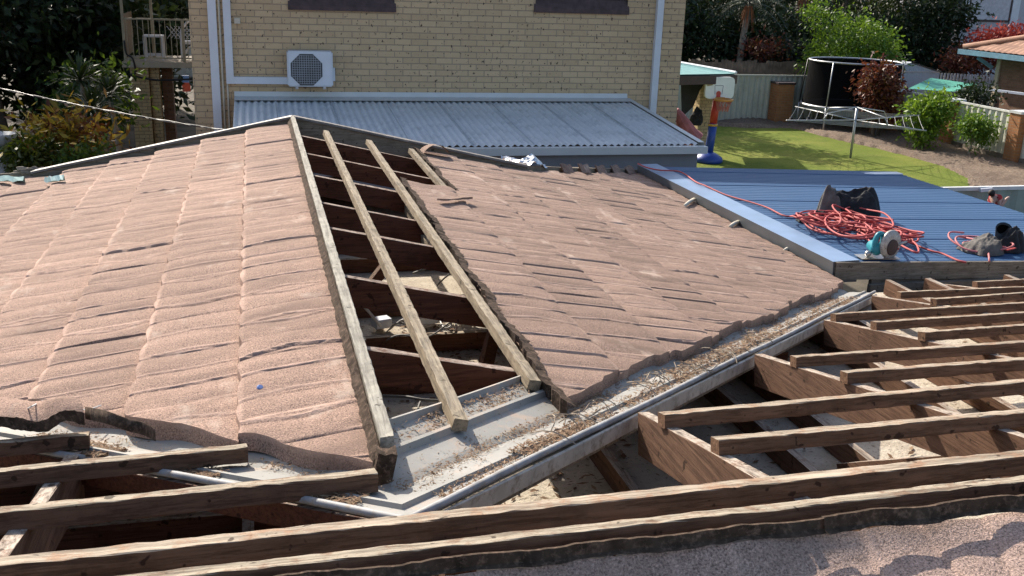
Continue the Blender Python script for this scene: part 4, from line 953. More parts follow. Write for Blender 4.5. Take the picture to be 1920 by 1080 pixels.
b = MB(); b.tube(bez([(cx - .3, cy - .48, bsz + .05), (cx - .15, cy - .49, bsz + .3), (cx, cy - .5, bsz + .37), (cx + .15, cy - .49, bsz + .3), (cx + .3, cy - .48, bsz + .05)], 5), .025, 8); b.build('apron_bow', cane, ch, smooth=True)
for dx in (-.3, .3): b = MB(); b.tube([(cx + dx, cy - .48, bsz), (cx + dx, cy - .48, bsz + .42)], .028, 8); b.build('leg', cane, ch, smooth=True)
tb = thing('cane_table', 'square white cane side table on the balcony by the timber screen', 'table', (-2.3, 26.5, bsz))
b = MB(); b.box(-2.58, -2.12, 26.3, 26.76, bsz + .56, bsz + .60); b.build('tabletop', cane, tb)
for x in (-2.56, -2.14):
    for y in (26.32, 26.74): b = MB(); b.tube([(x, y, bsz), (x, y, bsz + .56)], .025, 8); b.build('leg', cane, tb)
b = MB(); b.box(-2.55, -2.15, 26.31, 26.33, bsz + .12, bsz + .15); b.build('stretcher', cane, tb)
b = MB(); b.box(-2.55, -2.15, 26.73, 26.75, bsz + .12, bsz + .15); b.build('stretcher', cane, tb)
# bright court seen through the gap under the balcony
tag(sheet('driveway', [(-1.9, 33), (3, 33), (3, 46), (-1.9, 46)], GZ + .006, plain('pale concrete', (.55, .53, .48), .85, var=.1)), kind='structure')
b = MB(); b.box(-4, 2.6, 46.2, 46.4, GZ, GZ + 2.6); o = b.build('garden_wall', plain('pale render', (.40, .39, .34), .85), None); tag(o, 'pale rendered wall glimpsed through the gap under the balcony', 'wall')
rb = thing('signboard', 'small blue and red panel glimpsed under the balcony', 'panel', (-1.5, 38, GZ))
p = aty(349, 155, 38); b = MB(); b.box(p.x - .14, p.x + .14, 38, 38.06, p.z - .32, p.z); b.build('red_panel', plain('red paint', (.42, .07, .04), .5), rb)
b = MB(); b.box(p.x - .14, p.x + .10, 38, 38.06, p.z + .002, p.z + .25); b.build('blue_panel', plain('blue paint', (.10, .20, .45), .5), rb)
b = MB(); b.box(p.x - .02, p.x + .02, 38.07, 38.1, GZ, p.z); b.build('stake', MT['galv'], rb)

# ================================================================ back yard on the right
colourbond = plain('cream steel fence sheet', (.42, .43, .36), .5, .05, var=.06, sc=1.5, dirt=(.34, .34, .28))
def fence(name, lab, A, B_, h, mat, pillars, cap=True, per=.2, rail_mat=None, dep=.02, pmat=None, zb=.0, psz=.36):
    t = thing(name, lab, 'fence', (A[0], A[1], GZ)); A = Vector((A[0], A[1], 0)); B_ = Vector((B_[0], B_[1], 0)); d = B_ - A; L = d.length; d.normalize(); nn = Vector((-d.y, d.x, 0))
    b = MB(); n = int(L / (per / 4)); vs = []
    for i in range(n + 1):
        c = A + d * (L * i / n); o = dep * (1 if (i % 4) in (0, 1) else -1); c = c + nn * o; vs += [(c.x, c.y, GZ + zb), (c.x, c.y, GZ + h)]
    b.add(vs, [(2 * i, 2 * i + 1, 2 * i + 3, 2 * i + 2) for i in range(n)]); b.build('sheet_panel', mat, t)
    if cap:
        b = MB(); b.beam((A.x, A.y, GZ + h + .03), (B_.x, B_.y, GZ + h + .03), .07, .055); b.build('top_rail', rail_mat or mat, t)
    if zb > 0:
        b = MB(); b.beam((A.x, A.y, GZ + zb), (B_.x, B_.y, GZ + zb), .08, zb); b.build('plinth', MT['grey_board'], t)
    for (x, y, hh) in pillars:
        b = MB(); b.box(x - psz / 2, x + psz / 2, y - psz / 2, y + psz / 2, GZ, GZ + hh); p = b.build('pillar', pmat or MT['brick_orange'], t)
        b = MB(); b.box(x - psz / 2 - .03, x + psz / 2 + .03, y - psz / 2 - .03, y + psz / 2 + .03, GZ + hh + .001, GZ + hh + .07); b.build('cap', MT['brown_frame'] if name == 'steel_fence' else MT['grey_trim'], p)
    return t
pA = ground(1767, 276); pB = ground(1888, 309)
hB = aty(1907, 216, pB.y).z - GZ
fence('steel_fence', 'cream steel fence with a brick pillar behind the lawn', (12.4, 32.5), (21.6, 32.2), aty(1400, 141, 32.4).z - GZ, colourbond, [(aty(1463, 195, 32.1).x, 32.1, aty(1463, 157, 32.1).z - GZ)], psz=.62)
fence('side_fence', 'cream steel fence with orange brick pillars along the garden bed', (20.95, 32.0), (20.55, 12.0), hB + .02, plain('pale cream fence sheet', (.60, .60, .50), .5, var=.05), [(20.84, 26.75, hB + .02), (20.76, 23.75, hB + .04), (20.9, 29.6, hB), (20.7, 20.8, hB)], per=.26, zb=.22, psz=.42, rail_mat=plain('near white rail', (.66, .66, .60), .5))
# old timber paling fence further back
t = thing('paling_fence', 'old grey timber paling fence beyond the cream steel fence', 'fence', (17, 38, GZ)); b = MB(); R = random.Random(3); x = 14.6
zt = aty(1400, 115, 38).z
while x < 22.3: b.box(x, x + .135, 38 + R.uniform(0, .012), 38.02 + R.uniform(.014, .02), GZ, zt + R.uniform(-.06, .06) - (.0 if x > 17 else .12)); x += .145
b.build('palings', plain('weathered palings', (.15, .115, .085), .9, var=.5, sc=2.5), t)
b = MB(); b.box(14.6, 22.3, 38.05, 38.1, GZ + .4, GZ + .5); b.box(14.6, 22.3, 38.05, 38.1, zt - .5, zt - .4); b.build('rail', MT['grey_board'], t)
t = thing('picket_fence', 'pale grey picket fence beside the white garden shed', 'fence', (27.5, 37, GZ)); b = MB()
x = 27.0; zp = aty(1800, 136, 37).z
while x < 31.6: b.box(x, x + .09, 37, 37.02, GZ, zp - .03 * (x - 27)); x += .16
b.build('pickets', plain('grey white picket', (.40, .40, .40), .7), t); b = MB(); b.box(27, 31.6, 37.03, 37.07, GZ + 1.0, GZ + 1.08); b.build('rail', MT['grey_board'], t)
# trampoline with net
tc = Vector((0, 0, 0)); Lp = ground(1491, 243); ty = 30.6; cx = aty(1598, 160, ty).x; rad = 1.62
tr = thing('trampoline', 'trampoline with tall black safety net in front of the round green tree', 'trampoline', (cx, ty, GZ)); zt = aty(1598, 122, ty - rad).z; zb = aty(1600, 209, ty - rad).z
def ring(r, z, n=40): return [Vector((cx + r * math.cos(2 * math.pi * k / n), ty + r * math.sin(2 * math.pi * k / n), z)) for k in range(n + 1)]
b = MB(); b.tube(ring(rad * .93, zt), .03, 8, caps=False); b.build('top_ring', MT['galv'], tr, smooth=True)
b = MB(); b.tube(ring(rad, zb), .05, 8, caps=False); b.build('frame_ring', MT['galv'], tr, smooth=True)
gnet = G('black net'); gnet.done((.005, .005, .006), 1.0, spec=.05)
tn = gnet.n('ShaderNodeBsdfTransparent'); mxn = gnet.n('ShaderNodeMixShader'); mxn.inputs[0].default_value = .97
gnet.l(tn.outputs[0], mxn.inputs[1]); gnet.l(gnet.b.outputs[0], mxn.inputs[2]); gnet.l(mxn.outputs[0], gnet.t.nodes['Material Output'].inputs[0])
b = MB(); r0 = ring(rad * .93, zt); vs = []
for k in range(41):
    for q in (0, .5, 1.0):
        rr = (rad * .93 + (rad * .99 - rad * .93) * q) * (1 - .035 * math.sin(math.pi * q) * (1 + math.sin(k * .94)) ); a = 2 * math.pi * k / 40
        vs.append((cx + rr * math.cos(a), ty + rr * math.sin(a), zt + (zb - zt) * q))
b.add(vs, [(k * 3 + j, k * 3 + j + 1, k * 3 + 4 + j, k * 3 + 3 + j) for k in range(40) for j in range(2)]); b.build('safety_net', gnet.m, tr, smooth=True)
b = MB(); b.add([tuple(p - Vector((0, 0, .01))) for p in ring(rad * .96, zb)[:-1]], [tuple(range(40))]); b.build('jumping_mat', MT['black'], tr)
for k in range(6):
    a = 2 * math.pi * k / 6 + .55; px, py = cx + (rad + .05) * math.cos(a), ty + (rad + .05) * math.sin(a)
    b = MB(); b.tube([(px, py, GZ), (px, py, zb)], .032, 8); b.build('leg', MT['galv'], tr, smooth=True)
    b = MB(); b.tube([(px, py, zb), (cx + rad * .95 * math.cos(a), ty + rad * .95 * math.sin(a), zt)], .022, 8); b.build('pole', MT['galv'] if k == 3 else MT['black'], tr, smooth=True)
# rotary clothesline
hy = 25.0; hp = aty(1604, 224, hy); hl = thing('clothesline', 'grey metal rotary clothesline standing on the lawn', 'clothesline', (hp.x, hy, GZ)); hz = hp.z
b = MB(); b.tube([(hp.x, hy, GZ), (hp.x, hy, hz + .34)], .034, 10); b.build('pole', MT['galv'], hl, smooth=True)
arms = []; AL = 2.5
for k in range(4):
    a = math.radians(12 + 90 * k); e = Vector((hp.x + AL * math.cos(a), hy + AL * math.sin(a), hz + .05)); arms.append((a, e))
    b = MB(); b.tube([(hp.x + .03 * math.cos(a), hy + .03 * math.sin(a), hz - .02), e], .016, 8); arm = b.build('arm', MT['galv'], hl, smooth=True)
    b = MB(); m2 = Vector((hp.x, hy, hz + .34)); b.tube([m2, m2.lerp(e, .42) + Vector((0, 0, -.02)), Vector((hp.x, hy, hz)).lerp(e, .48)], .014, 8); b.build('brace', MT['galv'], arm, smooth=True)
b = MB()
for q in (.36, .48, .6, .72, .84, .97):
    P = [Vector((hp.x, hy, hz)).lerp(e, q) for a, e in arms]
    for k in range(4):
        A, B_ = P[k], P[(k + 1) % 4]; b.tube([A, A.lerp(B_, .5) - Vector((0, 0, .03)), B_], .005, 4)
b.build('lines', plain('pale wire', (.36, .36, .36), .5), hl)
# toy basketball hoop
hb = ground(1327, 304); bk = thing('basketball_hoop', 'toy basketball hoop with blue and red pole and white backboard on the lawn', 'basketball hoop', hb); red = plain('red plastic', (.50, .045, .03), .4, var=.08); blue = plain('blue plastic', (.02, .06, .30), .4, var=.08)
q1 = aty(1337, 232, hb.y + .05); q2 = aty(1344, 187, hb.y + .12); q3 = aty(1349, 150, hb.y + .15)
b = MB(); b.lathe(hb, [(.0, 0), (.36, 0), (.40, .05), (.37, .14), (.22, .24), (.12, .28), (0, .28)], 20); b.build('base', blue, bk, smooth=True)
b = MB(); b.tube([hb + Vector((0, 0, .2)), q1], .115, 12); b.build('lower_pole', blue, bk, smooth=True)
b = MB(); b.tube([q1 - Vector((0, 0, .05)), q2 + Vector((0, 0, .1))], .10, 12); b.build('upper_pole', red, bk, smooth=True)
b = MB(); b.tube([q1 - Vector((0, 0, .06)), q1 + Vector((0, 0, .0))], .125, 12); b.build('collar', plain('yellow plastic', (.55, .32, .05), .4), bk, smooth=True)
yb_ = hb.y - .02; A = aty(1324, 144, yb_); B_ = aty(1374, 185, yb_); r_ = .12; pts = []
for (cxx, czz, a0) in ((B_.x - r_, A.z - r_, 0), (A.x + r_, A.z - r_, 90), (A.x + r_, B_.z + r_, 180), (B_.x - r_, B_.z + r_, 270)):
    for k in range(6): a = math.radians(a0 + 18 * k); pts.append((cxx + r_ * math.cos(a), czz + r_ * math.sin(a)))
b = MB(); n = len(pts); vs = [(x, yb_ - .03, z) for x, z in pts] + [(x, yb_ + .05, z) for x, z in pts]; b.add(vs, [tuple(range(n)), tuple(range(2 * n - 1, n - 1, -1))] + [(k, n + k, n + (k + 1) % n, (k + 1) % n) for k in range(n)])
bb = b.build('backboard', plain('white plastic board', (.80, .81, .78), .45, var=.05), bk)
dk = plain('grey print', (.16, .17, .2), .6); b = MB(); c = aty(1348, 167, yb_ - .035); 
for k in (-1, 1): b.beam((c.x + k * .10, yb_ - .033, c.z - .14), (c.x + k * .12, yb_ - .033, c.z + .09), .014, .003, up=Vector((0, -1, 0)))
b.beam((c.x - .12, yb_ - .033, c.z + .09), (c.x + .12, yb_ - .033, c.z + .09), .014, .003, up=Vector((0, -1, 0))); b.build('shooter_square', dk, bb)
b = MB(); b.lathe((c.x, yb_ - .034, c.z - .12), [(0, 0), (.07, 0), (.07, .004), (0, .004)], 16, Vector((0, -1, 0))); b.box(c.x - .06, c.x + .06, yb_ - .037, yb_ - .033, c.z - .26, c.z - .13); b.build('red_emblem', red, bb)
b = MB(); c2 = aty(1333, 151, yb_ - .035); b.add([(c2.x - .13, yb_ - .034, c2.z + .06), (c2.x + .02, yb_ - .034, c2.z + .05), (c2.x + .07, yb_ - .034, c2.z - .12), (c2.x - .09, yb_ - .034, c2.z - .15)], [(0, 1, 2, 3)]); b.build('peeling_sticker', plain('tan sticker', (.40, .33, .20), .7), bb)
rc = aty(1357, 187, yb_ - .28); b = MB(); b.tube([Vector((rc.x + .23 * math.cos(a), yb_ - .28 + .23 * math.sin(a), rc.z)) for a in np.linspace(0, 6.2832, 25)], .03, 8, caps=False); b.box(rc.x - .12, rc.x + .12, yb_ - .1, yb_ - .031, rc.z - .04, rc.z + .04); b.build('rim', plain('orange rim', (.58, .25, .05), .45), bk, smooth=False)
netm = plain('red net', (.46, .16, .13), .8); b = MB()
for k in range(12):
    for s_ in (1, -1):
        a = k * math.pi / 6; b.tube([Vector((rc.x + .22 * math.cos(a), yb_ - .28 + .22 * math.sin(a), rc.z)), Vector((rc.x + .17 * math.cos(a + s_ * .3), yb_ - .28 + .17 * math.sin(a + s_ * .3), rc.z - .15)), Vector((rc.x + .13 * math.cos(a + s_ * .55), yb_ - .28 + .13 * math.sin(a + s_ * .55), rc.z - .30))], .012, 4)
b.build('net', netm, bk)
# shade sail with brick column at the back of the brick house
ss = thing('shade_awning', 'teal shade awning on dark beams at the right corner of the brick house', 'awning', (10.5, 26, GZ)); tealc = plain('teal shade cloth', (.13, .30, .30), .8)
a1_, a2_, a3_, a4_ = aty(1258, 140, 24), aty(1380, 138, 25), aty(1362, 133, 28), aty(1258, 116, 28.5)
b = MB(); b.add([a1_, a2_, a3_, a4_], [(0, 1, 2, 3)]); b.add([p - Vector((0, 0, .03)) for p in (a1_, a2_, a3_, a4_)], [(3, 2, 1, 0)]); b.build('canopy', tealc, ss)
b = MB(); b.tube([a4_ + Vector((0, 0, .03)), a2_ + Vector((0, 0, .03))], .035, 8); b.build('edge_pole', MT['white'], ss)
b = MB(); b.beam(a1_ - Vector((0, 0, .04)), a2_ - Vector((0, 0, .04)), .12, .22); b.build('beam', MT['brown_frame'], ss)
b = MB(); b.box(a4_.x + .1, a4_.x + .2, a4_.y - .1, a4_.y, GZ, a4_.z - .02); b.build('post', MT['white'], ss)
cb = aty(1318, 200, 25.6); b = MB(); b.box(cb.x - .20, cb.x + .20, 25.4, 25.8, GZ, a2_.z - .3); b.build('column', MT['brick_pier'], ss)
b = MB(); A = aty(1278, 150, 25); b.add([tuple(aty(u, v, 25.2)) for u, v in [(1276, 140), (1332, 140), (1312, 170), (1300, 200), (1284, 215), (1278, 215)]], [tuple(range(6))]); b.build('drape', plain('dark shade drape', (.03, .028, .03), .9), ss)
um = thing('folded_umbrella', 'faded red folded umbrella leaning at the corner of the brick house', 'umbrella', (9.4, 22, GZ)); p0 = aty(1268, 205, 22); p1 = aty(1297, 262, 22)
b = MB(); b.tube([p0, p0.lerp(p1, .3), p0.lerp(p1, .8), p1], lambda t: .06 + .24 * t, 10); b.tube([p1, (p1.x + .12, p1.y, GZ)], .03, 8); b.build('canopy', plain('faded red cloth', (.34, .11, .11), .85, var=.3, sc=5), um)
bg_ = thing('back_pack', 'black bag hanging on the brick column beside the basketball hoop', 'bag', aty(1307, 215, 25.1)); c = aty(1307, 222, 25.1); lump('bag_body', (c.x, c.y, c.z - .18), (.17, .13, .30), MT['blackcloth'], 9, bg_, .15)
b = MB(); b.tube(bez([c + Vector((-.08, 0, .1)), c + Vector((0, 0, .28)), c + Vector((.08, 0, .1))], 4), .015, 6); b.build('strap', MT['black'], bg_)

# garden shed, green tarp, houses behind
shd = thing('garden_shed', 'pale blue white metal garden shed with a low gable roof', 'shed', (26, 36, GZ)); sx0, sx1 = aty(1672, 130, 36).x, aty(1762, 133, 36).x; se = aty(1762, 134, 36).z; sr_ = aty(1707, 116, 36).z; sxr = aty(1707, 116, 36).x
swall = plain('pale blue white steel', (.47, .53, .60), .5, var=.05)
b = MB(); n = 60; vs = []
for i in range(n + 1):
    x = sx0 + (sx1 - sx0) * i / n; zt_ = se + (sr_ - se) * (1 - abs(x - sxr) / ((sx1 - sxr) if x > sxr else (sxr - sx0))) - .03; o = .015 * (i % 2); vs += [(x, 36 + o, GZ), (x, 36 + o, zt_)]
b.add(vs, [(2 * i, 2 * i + 1, 2 * i + 3, 2 * i + 2) for i in range(n)]); b.quad((sx0, 36, GZ), (sx0, 39, GZ), (sx0, 39, se), (sx0, 36, se)); b.quad((sx1, 36, GZ), (sx1, 39, GZ), (sx1, 39, se), (sx1, 36, se)); b.build('wall', swall, shd)
b = MB(); b.add([(sx0 - .05, 35.9, se), (sxr, 35.9, sr_), (sxr, 39, sr_), (sx0 - .05, 39, se), (sx1 + .05, 35.9, se), (sx1 + .05, 39, se)], [(0, 1, 2, 3), (1, 4, 5, 2)]); b.build('roof', MT['white'], shd)
b = MB(); b.box(sx0, sx1, 35.96, 35.985, se - .04, se); b.build('trim', MT['grey_trim'], shd)
tarp = thing('shade_tarp', 'bright green tarpaulin stretched between poles beyond the garden fence', 'tarpaulin', (23.8, 32, GZ)); gt = plain('green tarp', (.07, .33, .24), .6, var=.12, sc=3)
C_ = [aty(1703, 166, 31), aty(1745, 146, 34.5), aty(1832, 158, 33), aty(1790, 172, 30.5)]
b = MB(); vs = []; n = 10
for i in range(n + 1):
    for j in range(n + 1):
        s_, t_ = i / n, j / n; p = (C_[0] * (1 - s_) + C_[3] * s_) * (1 - t_) + (C_[1] * (1 - s_) + C_[2] * s_) * t_; p = p + Vector((0, 0, -.16 * math.sin(math.pi * s_) * math.sin(math.pi * t_) * .8)); vs.append(tuple(p))
b.add(vs, [(i * 11 + j, i * 11 + j + 1, i * 11 + 12 + j, i * 11 + 11 + j) for i in range(n) for j in range(n)]); b.build('sheet', gt, tarp, smooth=True)
for p in C_: b = MB(); b.tube([(p.x, p.y, GZ), tuple(p)], .03, 6); b.build('pole', MT['galv'], tarp)
nh = thing('side_house', 'brown brick house corner with terracotta tiles and blue gutter', 'house', (30, 28, GZ))
terr = plain('terracotta tiles', (.34, .19, .125), .85, var=.15, sc=3, bump=.3, bs=14)
hx0, hy1, hx1, hy0, ez = 26.4, 33.9, 38.0, 18.0, -2.16; RP = .32
def roofz(x, y): return ez + .08 + RP * min(x - hx0, hy1 - y, hx1 - x, y - hy0)
b = MB(); n = 90; m_ = 110; vs = []
for i in range(n + 1):
    for j in range(m_ + 1):
        x = hx0 + (hx1 - hx0) * i / n; y = hy0 + (hy1 - hy0) * j / m_
        west = min(x - hx0, hy1 - y, hx1 - x, y - hy0) in (x - hx0, hx1 - x)
        vs.append((x, y, roofz(x, y) + .035 * abs(math.sin((y if west else x) * 10.5)) + (.03 if int((x if west else y) / .33) % 2 else 0)))
b.add(vs, [(i * (m_ + 1) + j, i * (m_ + 1) + j + 1, (i + 1) * (m_ + 1) + j + 1, (i + 1) * (m_ + 1) + j) for i in range(n) for j in range(m_)])
rf = b.build('roof', terr, nh)
b = MB(); b.tube([(hx0, hy1, ez + .16), (hx0 + 5.8, hy1 - 5.8, ez + .18 + RP * 5.8)], .12, 8); b.build('hip_cap', terr, rf, smooth=True)
gblue = plain('blue gutter paint', (.14, .27, .35), .5); b = MB(); b.box(hx0 - .12, hx0 - .001, hy0, hy1 + .12, ez - .09, ez + .09); b.box(hx0, hx1, hy1 + .001, hy1 + .12, ez - .09, ez + .088); b.build('gutter', gblue, nh)
b = MB(); b.box(hx0 + .01, hx1, hy0, hy1 - .01, ez - .07, ez - .03); b.build('soffit', MT['brown_frame'], nh)
b = MB(); b.box(27.0, 37.4, 18.6, 32.5, GZ, ez - .075); b.build('wall', MT['brick_brown'], nh)
b = MB(); b.box(26.93, 26.995, 32.38, 32.57, GZ, ez - .09); b.build('corner_post', plain('tan corner post', (.44, .36, .25), .7), nh)
b = MB(); b.beam((hx0 + .05, hy1 - .9, ez - .1), (26.99, 32.8, ez - .45), .14, .12); b.build('eave_bracket', gblue, nh)
b = MB(); A = aty(1832, 163, 29); B_ = aty(1960, 179, 26.5); b.beam(A, B_, .10, .07); o = b.build('white_beam', MT['white'], None); tag(o, 'thin white beam slanting across in front of the brown brick corner', 'beam')
wh = thing('white_house', 'pale grey white house wall with large window at the top right', 'house', (38, 46, GZ)); A = aty(1808, 10, 46); whm = plain('pale grey weatherboard', (.44, .44, .48), .7, var=.04)
b = MB(); b.box(A.x, A.x + 12, 46, 52, GZ, 2.5); b.build('wall', whm, wh)
p0 = aty(1822, 0, 45.95); p1 = aty(1890, 38, 45.95); b = MB(); b.box(p0.x, p1.x, 45.95, 45.985, p1.z, 1.2); wn = b.build('window', plain('pale blind', (.50, .50, .54), .4), wh)
b = MB(); b.box(p0.x - .12, p0.x - .002, 45.93, 45.98, p1.z - .1, 1.25); b.box(p0.x, p1.x, 45.93, 45.98, p1.z - .1, p1.z - .002); b.box(p1.x + .002, p1.x + .08, 45.93, 45.98, p1.z - .1, 1.25); b.build('frame', MT['brown_frame'], wn)
b = MB(); b.box(p1.x + .1, p1.x + .55, 45.9, 45.98, GZ, 2.4); b.box(A.x - .02, A.x + .22, 45.9, 45.98, p1.z - .2, 2.4); b.build('trim', MT['white'], wh)
b = MB(); b.box(A.x - .5, A.x + 12.5, 45.5, 52.5, 2.5, 2.7); b.build('roof', terr, wh)
# near side fence of the own yard, with someone beside it
greenf = plain('pale green steel fence sheet', (.27, .33, .29), .5, var=.05)
fence('green_fence', 'pale green steel fence with white top rail beyond the blue roof', (9.2, 12.6), (19.4, 12.6), 1.80, greenf, [], per=.36, rail_mat=plain('whitish rail', (.62, .63, .62), .5))
b = MB(); p = aty(1846, 355, 12.57); b.beam((p.x - .10, 12.57, p.z + .02), (p.x + .10, 12.57, p.z + .03), .11, .05); o = b.build('rail_cap', MT['white'], None); tag(o, 'white cap piece on the top rail of the pale green fence', 'cap')

# ================================================================ person by the green fence (small in the picture)
def person():
    Y = 12.2
    t = thing('person', 'person in a red shirt with one bare arm raised beside the pale green fence', 'person', (aty(1866, 385, Y).x, Y, GZ))
    P = lambda u, v, dy=0.0: aty(u, v, Y + dy)
    sk = plain('skin', (.60, .38, .30), .6, var=.06); rs = plain('red shirt', (.36, .025, .03), .85, var=.15)
    def skin(name, vs, es, rad, mat, root):
        me = bpy.data.meshes.new(name); me.from_pydata([tuple(v) for v in vs], es, []); o = link(name, me, mat, t)
        o.modifiers.new('s', 'SKIN'); o.modifiers.new('d', 'SUBSURF').levels = 2; o.modifiers['d'].render_levels = 2
        for i, r in enumerate(rad): me.skin_vertices[0].data[i].radius = (r, r)
        me.skin_vertices[0].data[root].use_root = True; return o
    hip = P(1864, 402); ch = P(1867, 376); nk = P(1862, 367.5); hd = P(1860.5, 363.0)
    hip.z = ch.z - .32
    shL = P(1859, 372, .07); shR = P(1872, 371, -.07); elL = P(1855, 376, .1); haL = P(1851, 376, .12); elR = P(1877, 387, -.12); haR = P(1888, 372, -.15); fiR = P(1893, 369, -.15)
    kn = [hip + Vector((.05, -.05, -.35)), hip + Vector((-.05, .05, -.35))]; ft = [Vector((k.x, k.y, GZ + .05)) for k in kn]
    vs = [hip, (hip + ch) / 2, ch, nk, hd, hd + Vector((.0, 0, .05)), shL, elL, haL, shR, elR, haR, fiR, kn[0], ft[0], kn[1], ft[1]]
    es = [(0, 1), (1, 2), (2, 3), (3, 4), (4, 5), (2, 6), (6, 7), (7, 8), (2, 9), (9, 10), (10, 11), (11, 12), (0, 13), (13, 14), (0, 15), (15, 16)]
    skin('body', vs, es, [.085, .08, .085, .035, .044, .040, .04, .028, .018, .04, .03, .022, .014, .055, .04, .055, .04], sk, 0)
    skin('shirt', [hip + Vector((0, 0, .02)), (hip + ch) / 2, ch, shL, shL.lerp(elL, .5), shR, shR.lerp(elR, .35)], [(0, 1), (1, 2), (2, 3), (3, 4), (2, 5), (5, 6)], [.11, .105, .115, .062, .05, .062, .055], rs, 0)
    b = MB(); b.lathe(hd + Vector((-.012, .0, .0)), [(.0, -.035), (.035, -.032), (.05, .0), (.045, .035), (.022, .056), (0, .06)], 14); b.build('hair', plain('dark hair', (.02, .014, .012), .7, var=.3), t, smooth=True)
    skin('trousers', [hip + Vector((0, 0, .02)), kn[0], kn[0].lerp(ft[0], .8), kn[1], kn[1].lerp(ft[1], .8)], [(0, 1), (1, 2), (0, 3), (3, 4)], [.105, .07, .055, .07, .055], plain('dark trousers', (.03, .035, .05), .9), 0)
person()

# ================================================================ trees and plants
LM = {}
LM['dark'] = leafmat('dark green leaves', [(.006, .014, .006), (.011, .024, .008), (.018, .036, .011), (.028, .05, .015)], .05, .6)
LM['mid'] = leafmat('green leaves', [(.022, .05, .012), (.04, .085, .018), (.06, .11, .022)], .28)
LM['bright'] = leafmat('bright green leaves', [(.05, .12, .012), (.085, .17, .018), (.14, .23, .028)], .35)
LM['lime'] = leafmat('lime green leaves', [(.07, .15, .012), (.12, .22, .02), (.20, .29, .03)], .38)
LM['grey'] = leafmat('grey green leaves', [(.012, .018, .012), (.024, .033, .02), (.05, .06, .038)], .06)
LM['croton'] = leafmat('croton leaves', [(.07, .018, .008), (.14, .05, .012), (.24, .19, .02), (.62, .42, .05), (.10, .12, .02), (.40, .16, .03)], .3, .5, .0)
LM['copper'] = leafmat('copper red leaves', [(.06, .014, .014), (.13, .032, .018), (.20, .06, .022), (.08, .02, .022), (.24, .13, .03)], .25, .5, .0)
LM['red'] = leafmat('red leaves', [(.26, .025, .022), (.40, .055, .04), (.48, .10, .06)], .25, .5, .0)
LM['palm'] = leafmat('palm leaflets', [(.010, .022, .008), (.02, .038, .012), (.04, .06, .025)], .08, .55)
LM['yellow'] = leafmat('yellow green leaves', [(.02, .035, .004), (.045, .06, .006), (.11, .12, .012)], .18)
MT['bark'] = plain('bark', (.10, .075, .055), .95, var=.4, sc=8, bump=.7, bs=18)
MT['bark_pale'] = plain('pale bark', (.24, .21, .17), .9, var=.35, sc=8, bump=.5, bs=18)
def leaves(b, blobs, n, size, seed, asp=.42, clump=14, shell=.55, droop=.25):
    R = np.random.default_rng(seed); vol = np.array([rx * ry * rz for (_, _, _, rx, ry, rz) in blobs]) ** .75; vol = vol / vol.sum(); V = []; Fc = []
    for bi, (cx, cy, cz, rx, ry, rz) in enumerate(blobs):
        m = max(4, int(n * vol[bi] / clump))
        d = R.normal(size=(m, 3)); d /= np.linalg.norm(d, axis=1)[:, None]; r = shell + (1 - shell) * R.random(m) ** .6; r *= R.uniform(.72, 1.14, m)
        C = np.array([cx, cy, cz]) + d * r[:, None] * np.array([rx, ry, rz]); cr = size * R.uniform(1.2, 3.2, m)
        P = np.repeat(C, clump, 0) + R.normal(size=(m * clump, 3)) * np.repeat(cr, clump)[:, None] * np.array([.6, .6, .45])
        N = len(P); out = P - np.array([cx, cy, cz]); out /= (np.linalg.norm(out, axis=1)[:, None] + 1e-6)
        a = out * .6 + R.normal(size=(N, 3)) * .8; a[:, 2] -= droop; a /= np.linalg.norm(a, axis=1)[:, None]
        u = R.normal(size=(N, 3)); s_ = np.cross(a, u); s_ /= (np.linalg.norm(s_, axis=1)[:, None] + 1e-6)
        L = size * R.uniform(.6, 1.35, N)[:, None]; Wd = L * asp * .5
        V.append(np.stack([P, P + a * L * .5 + s_ * Wd, P + a * L, P + a * L * .5 - s_ * Wd], 1).reshape(-1, 3))
    V = np.concatenate(V); k = len(V) // 4; off = len(b.v)
    b.v += [tuple(p) for p in V.tolist()]; b.f += [(off + 4 * i, off + 4 * i + 1, off + 4 * i + 2, off + 4 * i + 3) for i in range(k)]; b.m += [b.cur] * k
def plant(name, lab, cat, base, blobs, n, size, mat, seed, trunk_r=.12, bark='bark', group=None, limbs=6, asp=.42, clump=14, shell=.5, stems=1):
    base = Vector(base); t = thing(name, lab, cat, base, group); R = random.Random(seed); b = MB()
    top = Vector((sum(q[0] for q in blobs) / len(blobs), sum(q[1] for q in blobs) / len(blobs), sum(q[2] for q in blobs) / len(blobs)))
    for s_ in range(stems):
        o = Vector((R.uniform(-.2, .2), R.uniform(-.2, .2), 0)) * (0 if stems == 1 else 1.5 * trunk_r / .06)
        mid = base.lerp(top, .55) + Vector((R.uniform(-.15, .15), R.uniform(-.15, .15), 0)) * (top.z - base.z) * .4; b.tube(bez([base + o - Vector((0, 0, .05)), base.lerp(mid, .5) + o, mid, top], 4), trunk_r, 8, trunk_r * .35)
    for k in range(limbs):
        q = blobs[k % len(blobs)]; e = Vector((q[0] + R.uniform(-.7, .7) * q[3], q[1] + R.uniform(-.7, .7) * q[4], q[2] + R.uniform(-.1, .7) * q[5])); s0 = base.lerp(top, R.uniform(.4, .85))
        b.tube(bez([s0, s0.lerp(e, .5) + Vector((0, 0, .1)), e], 3), trunk_r * .45, 6, trunk_r * .1)
    b.build('trunk', MT[bark], t, smooth=True)
    b = MB(); leaves(b, blobs, n, size, seed, asp, clump, shell); b.build('crown', LM[mat], t, fix=False); return t
